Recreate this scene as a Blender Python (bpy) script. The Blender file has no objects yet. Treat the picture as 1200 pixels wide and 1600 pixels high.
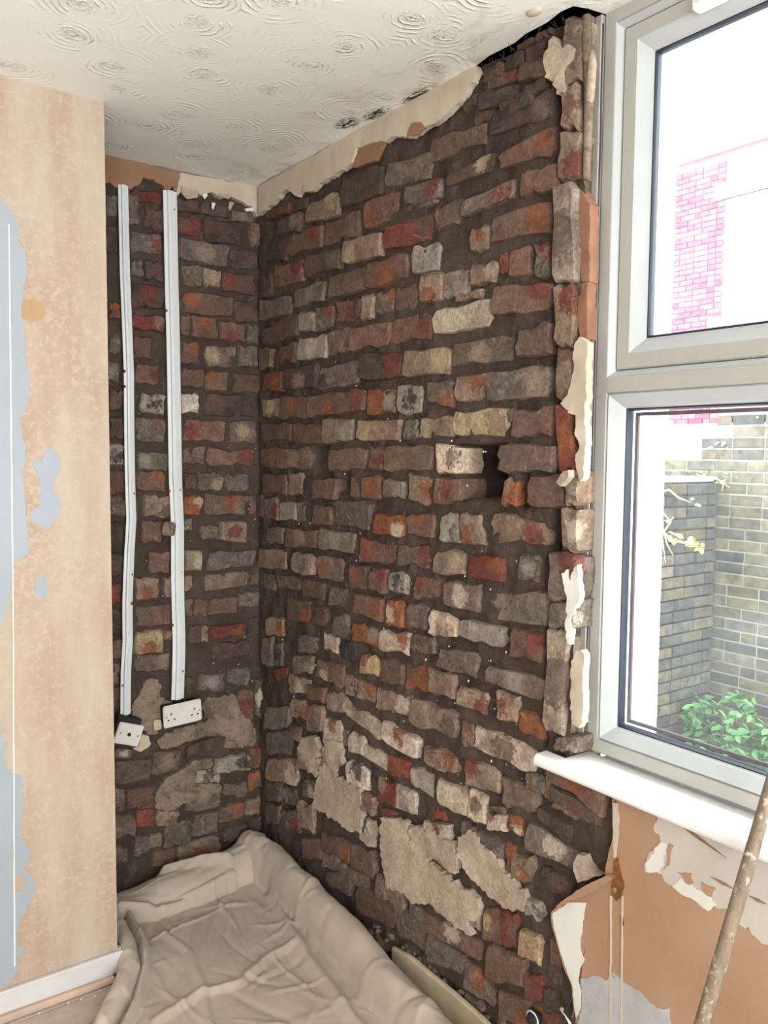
import bpy, bmesh, math, random
from mathutils import Vector, noise, Matrix, geometry
random.seed(11)
C = bpy.context.scene
col = C.collection

# ------------------------------------------------------------------ camera, world, light, exposure
F, YAW, PITCH, ROLL = 1297.345, 0.6270997, -0.0720592, 0.0078384
CAM = Vector((-1.43451, -2.77977, 1.55055))
FW = Vector((math.sin(YAW)*math.cos(PITCH), math.cos(YAW)*math.cos(PITCH), math.sin(PITCH)))
_r = Vector((math.cos(YAW), -math.sin(YAW), 0)); _u = _r.cross(FW)
RT = _r*math.cos(ROLL) + _u*math.sin(ROLL); UP = -_r*math.sin(ROLL) + _u*math.cos(ROLL)
cd = bpy.data.cameras.new('camera'); cam = bpy.data.objects.new('camera', cd); col.objects.link(cam)
cd.sensor_fit = 'VERTICAL'; cd.sensor_height = 36.0; cd.lens = F/1600*36.0; cd.clip_start = .02
cam.matrix_world = Matrix(((RT.x, UP.x, -FW.x, CAM.x), (RT.y, UP.y, -FW.y, CAM.y), (RT.z, UP.z, -FW.z, CAM.z), (0, 0, 0, 1)))
C.camera = cam
w = bpy.data.worlds.new('overcast_sky'); C.world = w; w.use_nodes = True
bg = w.node_tree.nodes['Background']; bg.inputs[0].default_value = (.93, .97, 1.0, 1); bg.inputs[1].default_value = 10.5
C.view_settings.view_transform = 'Standard'; C.view_settings.look = 'None'
C.view_settings.exposure = 0.0; C.view_settings.gamma = 1.0; C.view_settings.use_curve_mapping = False
def portal(name, loc, rot, sx, sy):
    l = bpy.data.lights.new(name, 'AREA'); l.shape = 'RECTANGLE'; l.size = sx; l.size_y = sy
    l.cycles.is_portal = True
    o = bpy.data.objects.new(name, l); o.location = loc; o.rotation_euler = rot; col.objects.link(o)
portal('window_daylight', (.16, -2.225, 1.69), (0, math.pi/2, 0), 1.7, 1.5)
portal('rear_window_daylight', (-1.7, -4.66, 1.35), (math.pi/2, 0, 0), 2.6, 2.1)

# ------------------------------------------------------------------ pixel -> plane helpers (photograph 1200 x 1600)
def ray(px, py): return FW + RT*((px-600)/F) - UP*((py-800)/F)
def hit(px, py, ax, val):
    d = ray(px, py); t = (val-CAM[ax])/d[ax]; return CAM + d*t
def onR(px, py, x=0.0): return hit(px, py, 0, x)      # the window wall, x = 0
def onB(px, py, y=0.0): return hit(px, py, 1, y)      # the alcove back wall, y = 0
def onF(px, py, z=0.0): return hit(px, py, 2, z)
def depth_pt(px, py, d): return CAM + ray(px, py)*d
def fbm(v, s, o=4): return noise.fractal(Vector(v)*s, 1.0, 2.0, o)

# ------------------------------------------------------------------ object helpers
def link(name, me, mat=None, parent=None, smooth=False):
    o = bpy.data.objects.new(name, me); col.objects.link(o)
    if mat is not None and not me.materials: me.materials.append(mat)
    if parent is not None: o.parent = parent
    if smooth:
        for p in me.polygons: p.use_smooth = True
    return o
def mesh(name, v, f):
    me = bpy.data.meshes.new(name); me.from_pydata([tuple(x) for x in v], [], f); me.update(); return me
def bm_obj(name, bm, mat, parent=None, smooth=False):
    bmesh.ops.recalc_face_normals(bm, faces=bm.faces)
    me = bpy.data.meshes.new(name); bm.to_mesh(me); bm.free(); return link(name, me, mat, parent, smooth)
def empty(name, loc, rot=(0, 0, 0)):
    o = bpy.data.objects.new(name, None); o.location = loc; o.rotation_euler = rot; o.empty_display_size = .05; col.objects.link(o); return o
def tag(o, label=None, cat=None, group=None, kind=None):
    if label: o['label'] = label
    if cat: o['category'] = cat
    if group: o['group'] = group
    if kind: o['kind'] = kind
    return o
def add_box(bm, lo, hi, bev=0.0, seg=1):
    lo = Vector(lo); hi = Vector(hi)
    m = Matrix.Translation((lo+hi)/2) @ Matrix.Diagonal((abs(hi.x-lo.x), abs(hi.y-lo.y), abs(hi.z-lo.z), 1))
    r = bmesh.ops.create_cube(bm, size=1, matrix=m)
    if bev:
        es = list({e for v in r['verts'] for e in v.link_edges})
        bmesh.ops.bevel(bm, geom=es, offset=bev, segments=seg, affect='EDGES')
def box(name, lo, hi, mat, parent=None, bev=0.0, seg=1):
    bm = bmesh.new(); add_box(bm, lo, hi, bev, seg); return bm_obj(name, bm, mat, parent)
def tube(bm, pts, rad, n=8, cap=True):
    rings = []
    for i, p in enumerate(pts):
        p = Vector(p); a = Vector(pts[max(0, i-1)]); b = Vector(pts[min(len(pts)-1, i+1)])
        t = (b-a).normalized(); s = t.cross(Vector((0, 0, 1)) if abs(t.z) < .9 else Vector((1, 0, 0))).normalized(); q = t.cross(s)
        r = rad[i] if isinstance(rad, (list, tuple)) else rad
        rings.append([bm.verts.new(p + (s*math.cos(2*math.pi*k/n) + q*math.sin(2*math.pi*k/n))*r) for k in range(n)])
    for a, b in zip(rings, rings[1:]):
        for k in range(n): bm.faces.new((a[k], a[(k+1) % n], b[(k+1) % n], b[k]))
    if cap: bm.faces.new(rings[0][::-1]); bm.faces.new(rings[-1])

# ------------------------------------------------------------------ materials
class NT:
    def __init__(s, name, rough=.8, spec=.3):
        s.m = bpy.data.materials.new(name); s.m.use_nodes = True; s.t = s.m.node_tree; s.b = s.t.nodes['Principled BSDF']
        s.b.inputs['Roughness'].default_value = rough; s.b.inputs['Specular IOR Level'].default_value = spec
    def n(s, typ, **kw):
        x = s.t.nodes.new(typ)
        for k, v in kw.items(): setattr(x, k, v)
        return x
    def put(s, i, v):
        if v is None: return
        if isinstance(v, bpy.types.NodeSocket): s.t.links.new(v, i)
        else: i.default_value = v
    def co(s): return s.n('ShaderNodeTexCoord').outputs['Object']
    def noise(s, vec, scale, detail=5, rough=.55, dist=0, w=None):
        x = s.n('ShaderNodeTexNoise', noise_dimensions='4D' if w is not None else '3D'); s.put(x.inputs['Vector'], vec)
        if w is not None: s.put(x.inputs['W'], w)
        x.inputs['Scale'].default_value = scale; x.inputs['Detail'].default_value = detail; x.inputs['Roughness'].default_value = rough; x.inputs['Distortion'].default_value = dist
        return x.outputs['Fac']
    def ramp(s, v, lo, hi, a=0.0, b=1.0):
        x = s.n('ShaderNodeMapRange'); s.put(x.inputs['Value'], v)
        for i, q in ((1, lo), (2, hi), (3, a), (4, b)): s.put(x.inputs[i], q)
        return x.outputs[0]
    def math(s, op, a, b=None, c=None):
        x = s.n('ShaderNodeMath', operation=op); s.put(x.inputs[0], a); s.put(x.inputs[1], b)
        if c is not None: s.put(x.inputs[2], c)
        return x.outputs[0]
    def mix(s, f, a, b, blend='MIX'):
        x = s.n('ShaderNodeMix', data_type='RGBA', blend_type=blend); s.put(x.inputs[0], f)
        s.put(x.inputs[6], a if not isinstance(a, tuple) else (*a[:3], 1)); s.put(x.inputs[7], b if not isinstance(b, tuple) else (*b[:3], 1)); return x.outputs[2]
    def scale(s, c, f):
        x = s.n('ShaderNodeVectorMath', operation='SCALE'); s.put(x.inputs[0], c); s.put(x.inputs['Scale'], f); return x.outputs[0]
    def stretch(s, vec, sc):
        x = s.n('ShaderNodeMapping'); s.put(x.inputs['Vector'], vec); x.inputs['Scale'].default_value = sc; return x.outputs[0]
    def attr(s, name): return s.n('ShaderNodeAttribute', attribute_type='OBJECT', attribute_name=name)
    def bump(s, h, strength, dist):
        x = s.n('ShaderNodeBump'); x.inputs['Strength'].default_value = strength; x.inputs['Distance'].default_value = dist
        s.put(x.inputs['Height'], h); s.put(s.b.inputs['Normal'], x.outputs[0])
    def color(s, c): s.put(s.b.inputs['Base Color'], (*c[:3], 1) if isinstance(c, tuple) else c)

def mat_brick():
    t = NT('old_brick', .9, .2); co = t.co(); oi = t.n('ShaderNodeObjectInfo'); W = t.math('MULTIPLY', oi.outputs['Random'], 60.0)
    n1 = t.noise(co, 22, 6, .65, .6, W); n2 = t.noise(co, 110, 5, .7, 0, W); n3 = t.noise(co, 38, 7, .7, 1.0, t.math('ADD', W, 7.3))
    c = t.scale(oi.outputs['Color'], t.ramp(n1, .25, .75, .5, 1.5))
    c = t.scale(c, t.ramp(n2, .32, .68, .6, 1.4))
    hue = t.noise(co, 14, 3, .5, .8, t.math('ADD', W, 33.0)); c = t.mix(t.ramp(hue, .5, .68, 0, .55), c, (.15, .075, .052))
    # accent patch where the weathered face has broken off
    off = t.n('ShaderNodeVectorMath', operation='SUBTRACT'); t.put(off.inputs[0], co); t.put(off.inputs[1], t.attr('accent_at').outputs['Vector'])
    ln = t.n('ShaderNodeVectorMath', operation='LENGTH'); t.put(ln.inputs[0], off.outputs[0])
    d = t.math('ADD', t.math('ADD', ln.outputs['Value'], t.ramp(n3, .25, .75, -.026, .026)), t.ramp(n2, .3, .7, -.007, .007))
    m = t.ramp(t.math('SUBTRACT', d, t.attr('accent_size').outputs['Fac']), -.004, .003, 1, 0)
    c = t.mix(t.math('MULTIPLY', m, .86), c, t.scale(t.attr('accent').outputs['Color'], t.math('MULTIPLY', t.ramp(n1, .25, .75, .55, 1.35), t.ramp(n2, .32, .68, .7, 1.3))))
    # lime bloom and soot
    lime = t.ramp(t.math('ADD', n3, t.math('MULTIPLY', oi.outputs['Alpha'], .24)), .66, .78, 0, .55)
    c = t.mix(lime, c, (.34, .285, .23))
    c = t.mix(t.ramp(t.noise(co, 30, 6, .7, .5, t.math('ADD', W, 21.0)), .58, .72, 0, .6), c, (.05, .04, .034))
    t.color(c)
    h = t.math('ADD', t.math('MULTIPLY', n3, .6), t.math('MULTIPLY', n2, .4)); t.bump(h, 1.0, .011); return t.m
def mat_mortar():
    t = NT('old_lime_mortar', .95, .1); co = t.co(); n1 = t.noise(co, 9, 7, .65); n2 = t.noise(co, 90, 5, .7); n3 = t.noise(co, 2.2, 3)
    c = t.mix(t.ramp(n1, .3, .7), (.068, .047, .038), (.120, .086, .068))
    c = t.mix(t.ramp(n3, .45, .65, 0, .5), c, (.145, .108, .084))
    c = t.mix(t.ramp(t.noise(co, 15, 6, .7, .6), .56, .68, 0, .55), c, (.20, .152, .118)); c = t.mix(t.ramp(n2, .66, .76, 0, .8), c, (.26, .21, .16)); t.color(c)
    t.bump(t.math('ADD', n2, n1), 1.0, .014); return t.m
def mat_plain(name, c, rough=.6, spec=.3, var=.12, sc=30, bump=0, bd=.002, dirt=None, dirt_lo=.6):
    t = NT(name, rough, spec); co = t.co(); n = t.noise(co, sc, 5, .6)
    k = t.mix(t.ramp(n, .3, .7), tuple(x*(1-var) for x in c), tuple(min(1, x*(1+var)) for x in c))
    if dirt: k = t.mix(t.ramp(t.noise(co, sc*2.3, 6, .7), dirt_lo, dirt_lo+.1, 0, .7), k, dirt)
    t.color(k)
    if bump: t.bump(t.noise(co, sc*3, 6, .65), bump, bd)
    return t.m
def mat_plaster(name, base, pale, dark, streak=(6, 6, 1.2), amt=.5, spec=.25, rough=.7, grit=0):
    t = NT(name, rough, spec); co = t.co()
    v = t.stretch(co, streak); n1 = t.noise(v, 1.6, 6, .6); n2 = t.noise(co, 60, 7, .75, .5); n3 = t.noise(co, 3.2, 4)
    c = t.mix(t.ramp(n1, .35, .68, 0, 1), base, pale)
    c = t.mix(t.ramp(n3, .5, .72, 0, .7), c, dark)
    c = t.mix(t.ramp(t.math('ADD', n2, t.math('MULTIPLY', n3, .25)), .62, .74, 0, amt), c, pale); t.color(c)
    if grit:
        g1 = t.noise(co, 26, 7, .75, .8); g2 = t.noise(co, 120, 4, .7)
        g3 = t.noise(co, 7, 6, .65, .5); c = t.mix(t.ramp(g3, .48, .66, 0, grit*1.2), c, tuple(x*.75 for x in dark)); c = t.mix(t.ramp(g1, .54, .66, 0, grit), c, tuple(x*.45 for x in dark)); c = t.scale(c, t.ramp(g2, .3, .7, .78, 1.2)); t.color(c)
        t.bump(t.math('ADD', g1, t.math('MULTIPLY', g2, .35)), .6, .007); return t.m
    t.bump(t.math('ADD', n2, n1), .25, .0015); return t.m
def mat_ceiling():
    t = NT('swirled_textured_ceiling', .55, .35); co = t.co()
    wob = t.noise(co, 7, 3); vv = t.n('ShaderNodeVectorMath', operation='ADD'); t.put(vv.inputs[0], co)
    nz = t.n('ShaderNodeTexNoise'); nz.inputs['Scale'].default_value = 6; t.put(nz.inputs['Vector'], co)
    sc = t.n('ShaderNodeVectorMath', operation='SCALE'); t.put(sc.inputs[0], nz.outputs['Color']); sc.inputs['Scale'].default_value = .05
    t.put(vv.inputs[1], sc.outputs[0])
    vo = t.n('ShaderNodeTexVoronoi', voronoi_dimensions='2D', feature='F1'); t.put(vo.inputs['Vector'], vv.outputs[0])
    vo.inputs['Scale'].default_value = 5.2; vo.inputs['Randomness'].default_value = .75
    d = vo.outputs['Distance']
    ring = t.math('SINE', t.math('ADD', t.math('MULTIPLY', d, 70.0), t.math('MULTIPLY', t.noise(co, 9, 3), 9.0))); ring = t.ramp(ring, -.1, 1.0, 0, 1)
    brk = t.ramp(t.noise(co, 13, 5, .65), .49, .63, 0, 1.15); fade = t.ramp(d, .02, .55, 1.0, .15)
    core = t.math('MULTIPLY', t.ramp(d, .0, .2, 1, 0), t.ramp(t.noise(co, 75, 3, .5, 1.5), .5, .62, 0, 1.3))
    h = t.math('ADD', t.math('MULTIPLY', t.math('MULTIPLY', ring, brk), fade), core)
    h = t.math('ADD', h, t.math('MULTIPLY', t.noise(co, 12, 3), .35))
    t.bump(h, .8, .006)
    # water stains near the window wall, and mould
    xyz = t.n('ShaderNodeSeparateXYZ'); t.put(xyz.inputs[0], co); near = t.ramp(xyz.outputs['X'], -.34, -.03, 0, 1)
    c = t.mix(t.noise(co, 3, 3), (.84, .84, .775), (.90, .90, .835))
    st = t.math('MULTIPLY', t.ramp(t.noise(co, 9, 5, .6, 1.2), .52, .68, 0, 1), near); c = t.mix(t.math('MULTIPLY', st, .5), c, (.47, .32, .17))
    for (cx, cy, lx, ly) in MOULD:
        dx = t.math('DIVIDE', t.math('SUBTRACT', xyz.outputs['X'], cx), lx); dy = t.math('DIVIDE', t.math('SUBTRACT', xyz.outputs['Y'], cy), ly)
        r = t.math('ADD', t.math('MULTIPLY', dx, dx), t.math('MULTIPLY', dy, dy))
        k = t.math('MULTIPLY', t.ramp(r, .2, 1.0, 1, 0), t.ramp(t.noise(t.stretch(co, (2.2, .6, 1)), 48, 7, .8), .455, .50, 0, 1)); c = t.mix(k, c, (.012, .012, .012))
    t.color(c); return t.m
def mat_cloth():
    t = NT('cotton_dust_sheet', .95, .05); co = t.co(); n = t.noise(co, 5, 4); s = t.noise(co, 7.3, 3, .5, .4)
    c = t.mix(t.ramp(n, .3, .7), (.43, .353, .280), (.52, .435, .35))
    c = t.mix(t.ramp(s, .70, .74, 0, .45), c, (.22, .25, .33)); c = t.mix(t.ramp(t.noise(co, 3.1, 4), .62, .75, 0, .3), c, (.36, .26, .18)); t.color(c)
    w1 = t.noise(co, 900, 2); t.bump(t.math('ADD', w1, t.math('MULTIPLY', t.noise(co, 34, 5), 3.0)), .22, .003); t.b.inputs['Sheen Weight'].default_value = .15; return t.m
def mat_garden():
    t = NT('weathered_garden_brick', .9, .2); co = t.co(); oi = t.n('ShaderNodeObjectInfo'); W = t.math('MULTIPLY', oi.outputs['Random'], 60.0)
    n = t.noise(co, 16, 6, .7, .5, W); n2 = t.noise(co, 60, 5, .7, 0, W)
    c = t.scale(oi.outputs['Color'], t.ramp(n, .28, .72, .35, 1.65)); c = t.mix(t.ramp(n2, .6, .7, 0, .5), c, (.22, .22, .18)); t.color(c); t.bump(n2, .6, .006); return t.m
def mat_pane():
    t = NT('hazed_window_glass'); nt = t.t; out = nt.nodes['Material Output']
    tr = t.n('ShaderNodeBsdfTransparent'); tr.inputs[0].default_value = (.96, .985, .975, 1)
    gl = t.n('ShaderNodeBsdfGlossy'); gl.inputs['Roughness'].default_value = .03
    lw = t.n('ShaderNodeFresnel'); lw.inputs['IOR'].default_value = 1.45
    a = t.n('ShaderNodeMixShader'); ge = t.n('ShaderNodeNewGeometry'); nt.links.new(t.math('MULTIPLY', lw.outputs[0], t.math('SUBTRACT', 1.0, ge.outputs['Backfacing'])), a.inputs[0]); nt.links.new(tr.outputs[0], a.inputs[1]); nt.links.new(gl.outputs[0], a.inputs[2])
    du = t.n('ShaderNodeBsdfTranslucent'); du.inputs[0].default_value = (.9, .93, .93, 1)  # translucent haze mixed in to imitate glare washing out the view
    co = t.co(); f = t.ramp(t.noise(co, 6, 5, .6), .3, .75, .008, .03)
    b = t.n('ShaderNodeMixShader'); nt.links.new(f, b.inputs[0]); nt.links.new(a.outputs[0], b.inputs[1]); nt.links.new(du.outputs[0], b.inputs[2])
    nt.links.new(b.outputs[0], out.inputs[0]); return t.m
def ceil_pt(px, py): return hit(px, py, 2, 2.5)
MOULD = []
for px, py, lx, ly in ((652, 148, .022, .085), (543, 193, .035, .06), (588, 178, .03, .07)):
    q = ceil_pt(px, py); MOULD.append((q.x, q.y, lx, ly))
M = dict(
    brick=mat_brick(), mortar=mat_mortar(), ceiling=mat_ceiling(), cloth=mat_cloth(), garden=mat_garden(), pane=mat_pane(),
    pink=mat_plaster('pink_gypsum_plaster', (.385, .276, .198), (.475, .385, .310), (.36, .245, .165), (6, 6, 1.2), .75),
    pink_low=mat_plaster('bare_brown_plaster', (.37, .215, .135), (.42, .27, .18), (.32, .18, .115), (2, 2, 1.5), .2),
    skim=mat_plaster('lime_plaster_skim', (.41, .312, .235), (.52, .42, .325), (.27, .19, .14), (4, 4, 4), .6, .1, .95, .38),
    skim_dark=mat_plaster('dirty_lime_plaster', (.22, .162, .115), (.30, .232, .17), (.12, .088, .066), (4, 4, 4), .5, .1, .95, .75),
    cream=mat_plaster('cream_painted_plaster', (.50, .41, .31), (.58, .50, .40), (.42, .30, .18), (6, 6, 2), .2),
    brownp=mat_plaster('brown_backing_plaster', (.24, .135, .078), (.30, .175, .105), (.18, .10, .06), (3, 3, 3), .2, .1),
    grey_paint=mat_plain('pale_blue_grey_paint', (.315, .34, .365), .5, .3, .05, 4),
    white_paint=mat_plain('chalky_white_paint', (.70, .68, .61), .6, .3, .06, 8, .1),
    beige_paint=mat_plain('dull_beige_paint', (.53, .48, .42), .6, .3, .06, 9, .1),
    grey_old=mat_plain('old_grey_paint', (.42, .42, .41), .6, .3, .15, 14, .15, .002, (.28, .20, .15), .58),
    white_wall=mat_plain('white_emulsion', (.78, .77, .73), .7, .2, .03, 3),
    upvc=mat_plain('shaded_white_upvc', (.40, .385, .355), .35, .4, .04, 12, 0, .001, (.45, .42, .38), .68),  # flat frame faces turned from the light, their shade put into the colour
    bright=mat_plain('lit_white_upvc', (.46, .475, .48), .3, .45, .03, 12), trim=mat_plain('aged_white_upvc_trim', (.37, .35, .31), .45, .35, .05, 14),  # bevels and beads: the light they catch is put into a brighter colour
    seal=mat_plain('dark_sealant', (.07, .04, .05), .8), gasket=mat_plain('black_rubber_gasket', (.02, .025, .04), .5),
    gloss=mat_plain('white_gloss_paint', (.84, .835, .81), .35, .4, .04, 14, .15, .002, (.55, .46, .36), .66),
    pvc=mat_plain('white_pvc_capping', (.66, .68, .68), .35, .4, .05, 18, 0, .001, (.42, .40, .36), .70),
    plate=mat_plain('white_plastic_plate', (.66, .63, .57), .35, .4, .04, 25, 0, .001, (.45, .38, .30), .68),
    black=mat_plain('black_void_plastic', (.02, .02, .02), .7), metal=mat_plain('dull_steel', (.22, .19, .16), .5, .5),
    rust=mat_plain('rust', (.20, .085, .03), .9, .1, .5, 60), board=mat_plain('dusty_floorboard', (.47, .365, .30), .8, .2, .2, 9, .3, .002, (.5, .42, .36), .62),
    bead=mat_plain('dusty_timber_bead', (.50, .36, .28), .8, .2, .12, 12), wood=mat_plain('pale_batten_wood', (.50, .41, .28), .75, .2, .15, 25, .2),
    render=mat_plain('white_masonry_render', (.85, .85, .84), .9, .1, .02, 3), gmortar=mat_plain('pale_garden_mortar', (.23, .225, .19), .95, .1, .15, 20, .4, .004),
    skirt=mat_plain('dusty_skirting_paint', (.55, .54, .52), .45, .35, .06, 14, .1, .002, (.46, .38, .31), .66), slab=mat_plain('pale_bounce_slab', (.70, .69, .66), .9, .1, .1, 6), stone=mat_plain('pale_coping_stone', (.36, .36, .34), .9, .1, .15, 14, .4, .004), leaf=None, lawn=mat_plain('mossy_ground', (.085, .12, .08), .95, .1, .4, 9, .5, .01),
    red_wall=mat_plain('red_house_brick', (.36, .15, .19), .9, .1, .1, 8), rubble=mat_plain('brick_rubble', (.17, .12, .09), .95, .1, .5, 22, .5, .004),
    slate=mat_plain('dark_slate_filler', (.035, .034, .033), .85, .2, .2, 20, .3),
    foam=mat_plain('crumbly_cream_filler', (.55, .47, .33), .95, .1, .12, 60, .9, .004),
)
def mat_leaf(name, c):
    t = NT(name, .6, .3); oi = t.n('ShaderNodeObjectInfo'); t.color(t.scale(oi.outputs['Color'], t.ramp(t.noise(t.co(), 30), .3, .7, .8, 1.2)))
    t.b.inputs['Transmission Weight'].default_value = 0; return t.m
M['leaf'] = mat_leaf('green_leaf', None)
def mat_pole():
    t = NT('weathered_wooden_handle', .7, .25); co = t.co(); v = t.stretch(co, (40, 40, 4)); n = t.noise(v, 1.5, 6, .7); n2 = t.noise(co, 55, 6, .75)
    c = t.mix(t.ramp(n, .3, .7), (.13, .092, .065), (.29, .22, .16)); c = t.mix(t.ramp(n2, .55, .66, 0, .8), c, (.62, .56, .47)); t.color(c); t.bump(n2, .4, .002); return t.m
M['pole'] = mat_pole()
M['tan'] = mat_plain('tan_filler', (.40, .265, .145), .7, .2, .06, 20)
M['reveal'] = mat_plain('orange_brick_edge', (.27, .135, .085), .9, .1, .2, 20, .4, .004)

# ------------------------------------------------------------------ traced patches: torn plaster, flaking paint
def torn(pts, jit, step):
    out = []
    for i, p in enumerate(pts):
        q = pts[(i+1) % len(pts)]; L = (q-p).length; n = max(1, min(14, int(L/step)))
        d = (q-p); nr = Vector((-d.y, d.x)) if d.length else Vector((0, 0))
        if nr.length: nr.normalize()
        for k in range(n):
            s = p + d*(k/n)
            j = 0 if k == 0 else noise.fractal(Vector((s.x*55, s.y*55, i*3.1)), 1, 2, 3)*jit
            out.append(s + nr*j)
    return out
def patch(name, wall, pts_px, front, thick, mat, parent, jit=.006, step=.012, clampf=None, relief=0):
    """a slab whose outline is traced from pixels onto the plane lying `front` metres in front of the wall"""
    if wall == 'R': P = [onR(a, b, -front) for a, b in pts_px]; uv = [Vector((p.y, p.z)) for p in P]
    elif wall == 'B': P = [onB(a, b, -front) for a, b in pts_px]; uv = [Vector((p.x, p.z)) for p in P]
    else: P = [onB(a, b, CHY-front) for a, b in pts_px]; uv = [Vector((p.x, p.z)) for p in P]
    uv = torn(uv, jit, step)
    if clampf: uv = [clampf(p) for p in uv]
    return slab(name, wall, uv, front, thick, mat, parent, relief)
def slab(name, wall, uv, front, thick, mat, parent, relief=.0, grid=.022):
    def to3(p, f):
        if wall == 'R': return (-f, p.x, p.y)
        if wall == 'B': return (p.x, -f, p.y)
        return (p.x, CHY-f, p.y)
    n = len(uv); pts = list(uv); x0, x1 = min(p.x for p in uv), max(p.x for p in uv); y0, y1 = min(p.y for p in uv), max(p.y for p in uv)
    if relief and (x1-x0)*(y1-y0)/grid**2 < 6000:
        for a in range(int((x1-x0)/grid)+1):
            for b in range(int((y1-y0)/grid)+1):
                p = Vector((x0+grid*(a+.5*(b % 2)), y0+grid*b))
                if poly_in(p, uv) and min((p-q).length for q in uv) > grid*.4: pts.append(p)
    vs, es, fs, *_ = geometry.delaunay_2d_cdt(pts, [(k, (k+1) % n) for k in range(n)], [list(range(n))], 1, 1e-5)
    bm = bmesh.new(); V = []
    for p in vs:
        d = relief*(fbm((p.x, p.y, 2.0), 22, 3)+.5*fbm((p.x, p.y, 8.0), 70, 2)) if relief else 0
        V.append(bm.verts.new(to3(p, front+d)))
    for f in fs:
        if len(f) >= 3: bm.faces.new([V[k] for k in f])
    be = [e for e in bm.edges if len(e.link_faces) == 1]; low = {}
    ax = Vector(to3(Vector((0, 0)), -thick))-Vector(to3(Vector((0, 0)), 0))
    for e in be:
        for v in e.verts:
            if v not in low: low[v] = bm.verts.new(v.co + ax)
    for e in be: bm.faces.new((e.verts[0], e.verts[1], low[e.verts[1]], low[e.verts[0]]))
    loose = [v for v in bm.verts if not v.link_faces]
    bmesh.ops.delete(bm, geom=loose, context='VERTS')
    o = bm_obj(name, bm, mat, parent)
    if relief:
        for p in o.data.polygons: p.use_smooth = True
        o.data.set_sharp_from_angle(angle=.7)
    return o
def poly_in(p, poly):
    c = False; n = len(poly); j = n-1
    for i in range(n):
        a, b = poly[i], poly[j]
        if (a[1] > p[1]) != (b[1] > p[1]) and p[0] < (b[0]-a[0])*(p[1]-a[1])/(b[1]-a[1])+a[0]: c = not c
        j = i
    return c
CHY = -.424    # plane of the chimney breast face

# ------------------------------------------------------------------ room shell
H = 2.5
def structure(o, label=None): o['kind'] = 'structure'; return tag(o, label) if label else o
wall_right = structure(empty('wall_right', (0, -1, 0)), 'stripped brick wall running from the corner to the window')
wall_back = structure(empty('wall_back', (-.4, 0, 0)), 'stripped brick wall at the back of the alcove')
def child(o, parent):      # parent without moving
    o.parent = parent; o.matrix_parent_inverse = Matrix.Translation(-parent.location); return o
wall_left = box('wall_left', (-3.6, CHY, 0), (-.685, .02, H), M['pink']); structure(wall_left, 'pink plastered chimney breast with flaking blue grey paint')
def cpx(ox, oy, pts, s=4.0): return [(ox+x/s, oy+y/s) for x, y in pts]
holesR = [([(p.y, p.z) for p in (onR(*q) for q in poly)], d) for poly, d in (
    (cpx(390, 620, [(388, 300), (490, 315), (500, 350), (520, 470), (510, 505), (400, 500)]), .05),
    (cpx(640, 460, [(285, 945), (582, 940), (568, 1090), (590, 1140), (592, 1250), (500, 1290), (420, 1270), (310, 1285), (310, 1150), (280, 1110)]), .22),
    (cpx(640, 460, [(700, 1105), (745, 1110), (750, 1220), (760, 1330), (690, 1330), (670, 1260), (700, 1200)]), .05),
    (cpx(390, 620, [(560, 480), (620, 480), (615, 600), (562, 610)]), .04),
    ([(866, 145), (880, 150), (878, 290), (872, 330), (870, 440), (869, 470), (873, 560), (873, 640), (874, 735), (884, 795), (877, 850), (862, 880), (864, 920), (859, 1000), (856, 1040), (852, 1130), (852, 1168),
      (846, 1165), (848, 1080), (850, 1010), (851, 900), (850, 860), (862, 800), (864, 740), (862, 640), (858, 560), (864, 450), (866, 330), (862, 250)], .045))]
def OPEN(p): return p[1] < -1.0
def mortar_sheet(name, wall, a0, a1, b0, b1, res, holes, parent, base=.0045):
    na = int(abs(a1-a0)/res)+1; nb = int(abs(b1-b0)/res)+1; v = []; f = []
    hb = [(min(q[0] for q in p), max(q[0] for q in p), min(q[1] for q in p), max(q[1] for q in p), p, d) for p, d in holes]
    for i in range(na+1):
        a = a0+(a1-a0)*i/na
        for j in range(nb+1):
            b = b0+(b1-b0)*j/nb
            d = base + .010*fbm((a, b, 3.3), 16, 3) + .0045*fbm((a, b, 9.1), 70, 3)
            for x0, x1, y0, y1, p, dd in hb:
                if x0 <= a <= x1 and y0 <= b <= y1 and poly_in((a, b), p): d += dd; break
            v.append((d, a, b) if wall == 'R' else (a, d, b))
    for i in range(na):
        for j in range(nb):
            k = i*(nb+1)+j
            if all((v[q][0] if wall == 'R' else v[q][1]) > .04+base for q in (k, k+1, k+nb+2, k+nb+1)) and OPEN(v[k]): continue
            f.append((k, k+1, k+nb+2, k+nb+1))
    o = link(name, mesh(name, v, f), M['mortar'], None, True); return child(o, parent)
mortar_sheet('mortar', 'R', .03, -1.53, 0, 2.62, .008, holesR, wall_right)
mortar_sheet('mortar', 'R', -1.50, -1.76, 0, .84, .009, [], wall_right)
mortar_sheet('mortar', 'B', -.70, .03, 0, 2.62, .009, [], wall_back)
child(box('masonry_core', (-.72, .05, 0), (.3, .2, 2.7), M['slate']), wall_back)
child(box('masonry_core', (.24, -1.52, 0), (.3, .2, 2.7), M['slate']), wall_right)
child(box('masonry_core', (.045, -4.6, -.02), (.3, -1.5, .83), M['slate']), wall_right)
child(box('outer_reveal', (.12, -1.522, .8), (.3, -1.49, 2.7), M['render']), wall_right)
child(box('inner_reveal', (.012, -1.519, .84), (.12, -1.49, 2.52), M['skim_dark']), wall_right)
child(box('masonry_core', (0, -4.7, .845), (.3, -2.94, 2.7), M['white_wall']), wall_right)
child(box('lintel', (.03, -2.94, 2.52), (.3, -1.5, 2.7), M['slate']), wall_right)

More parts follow.
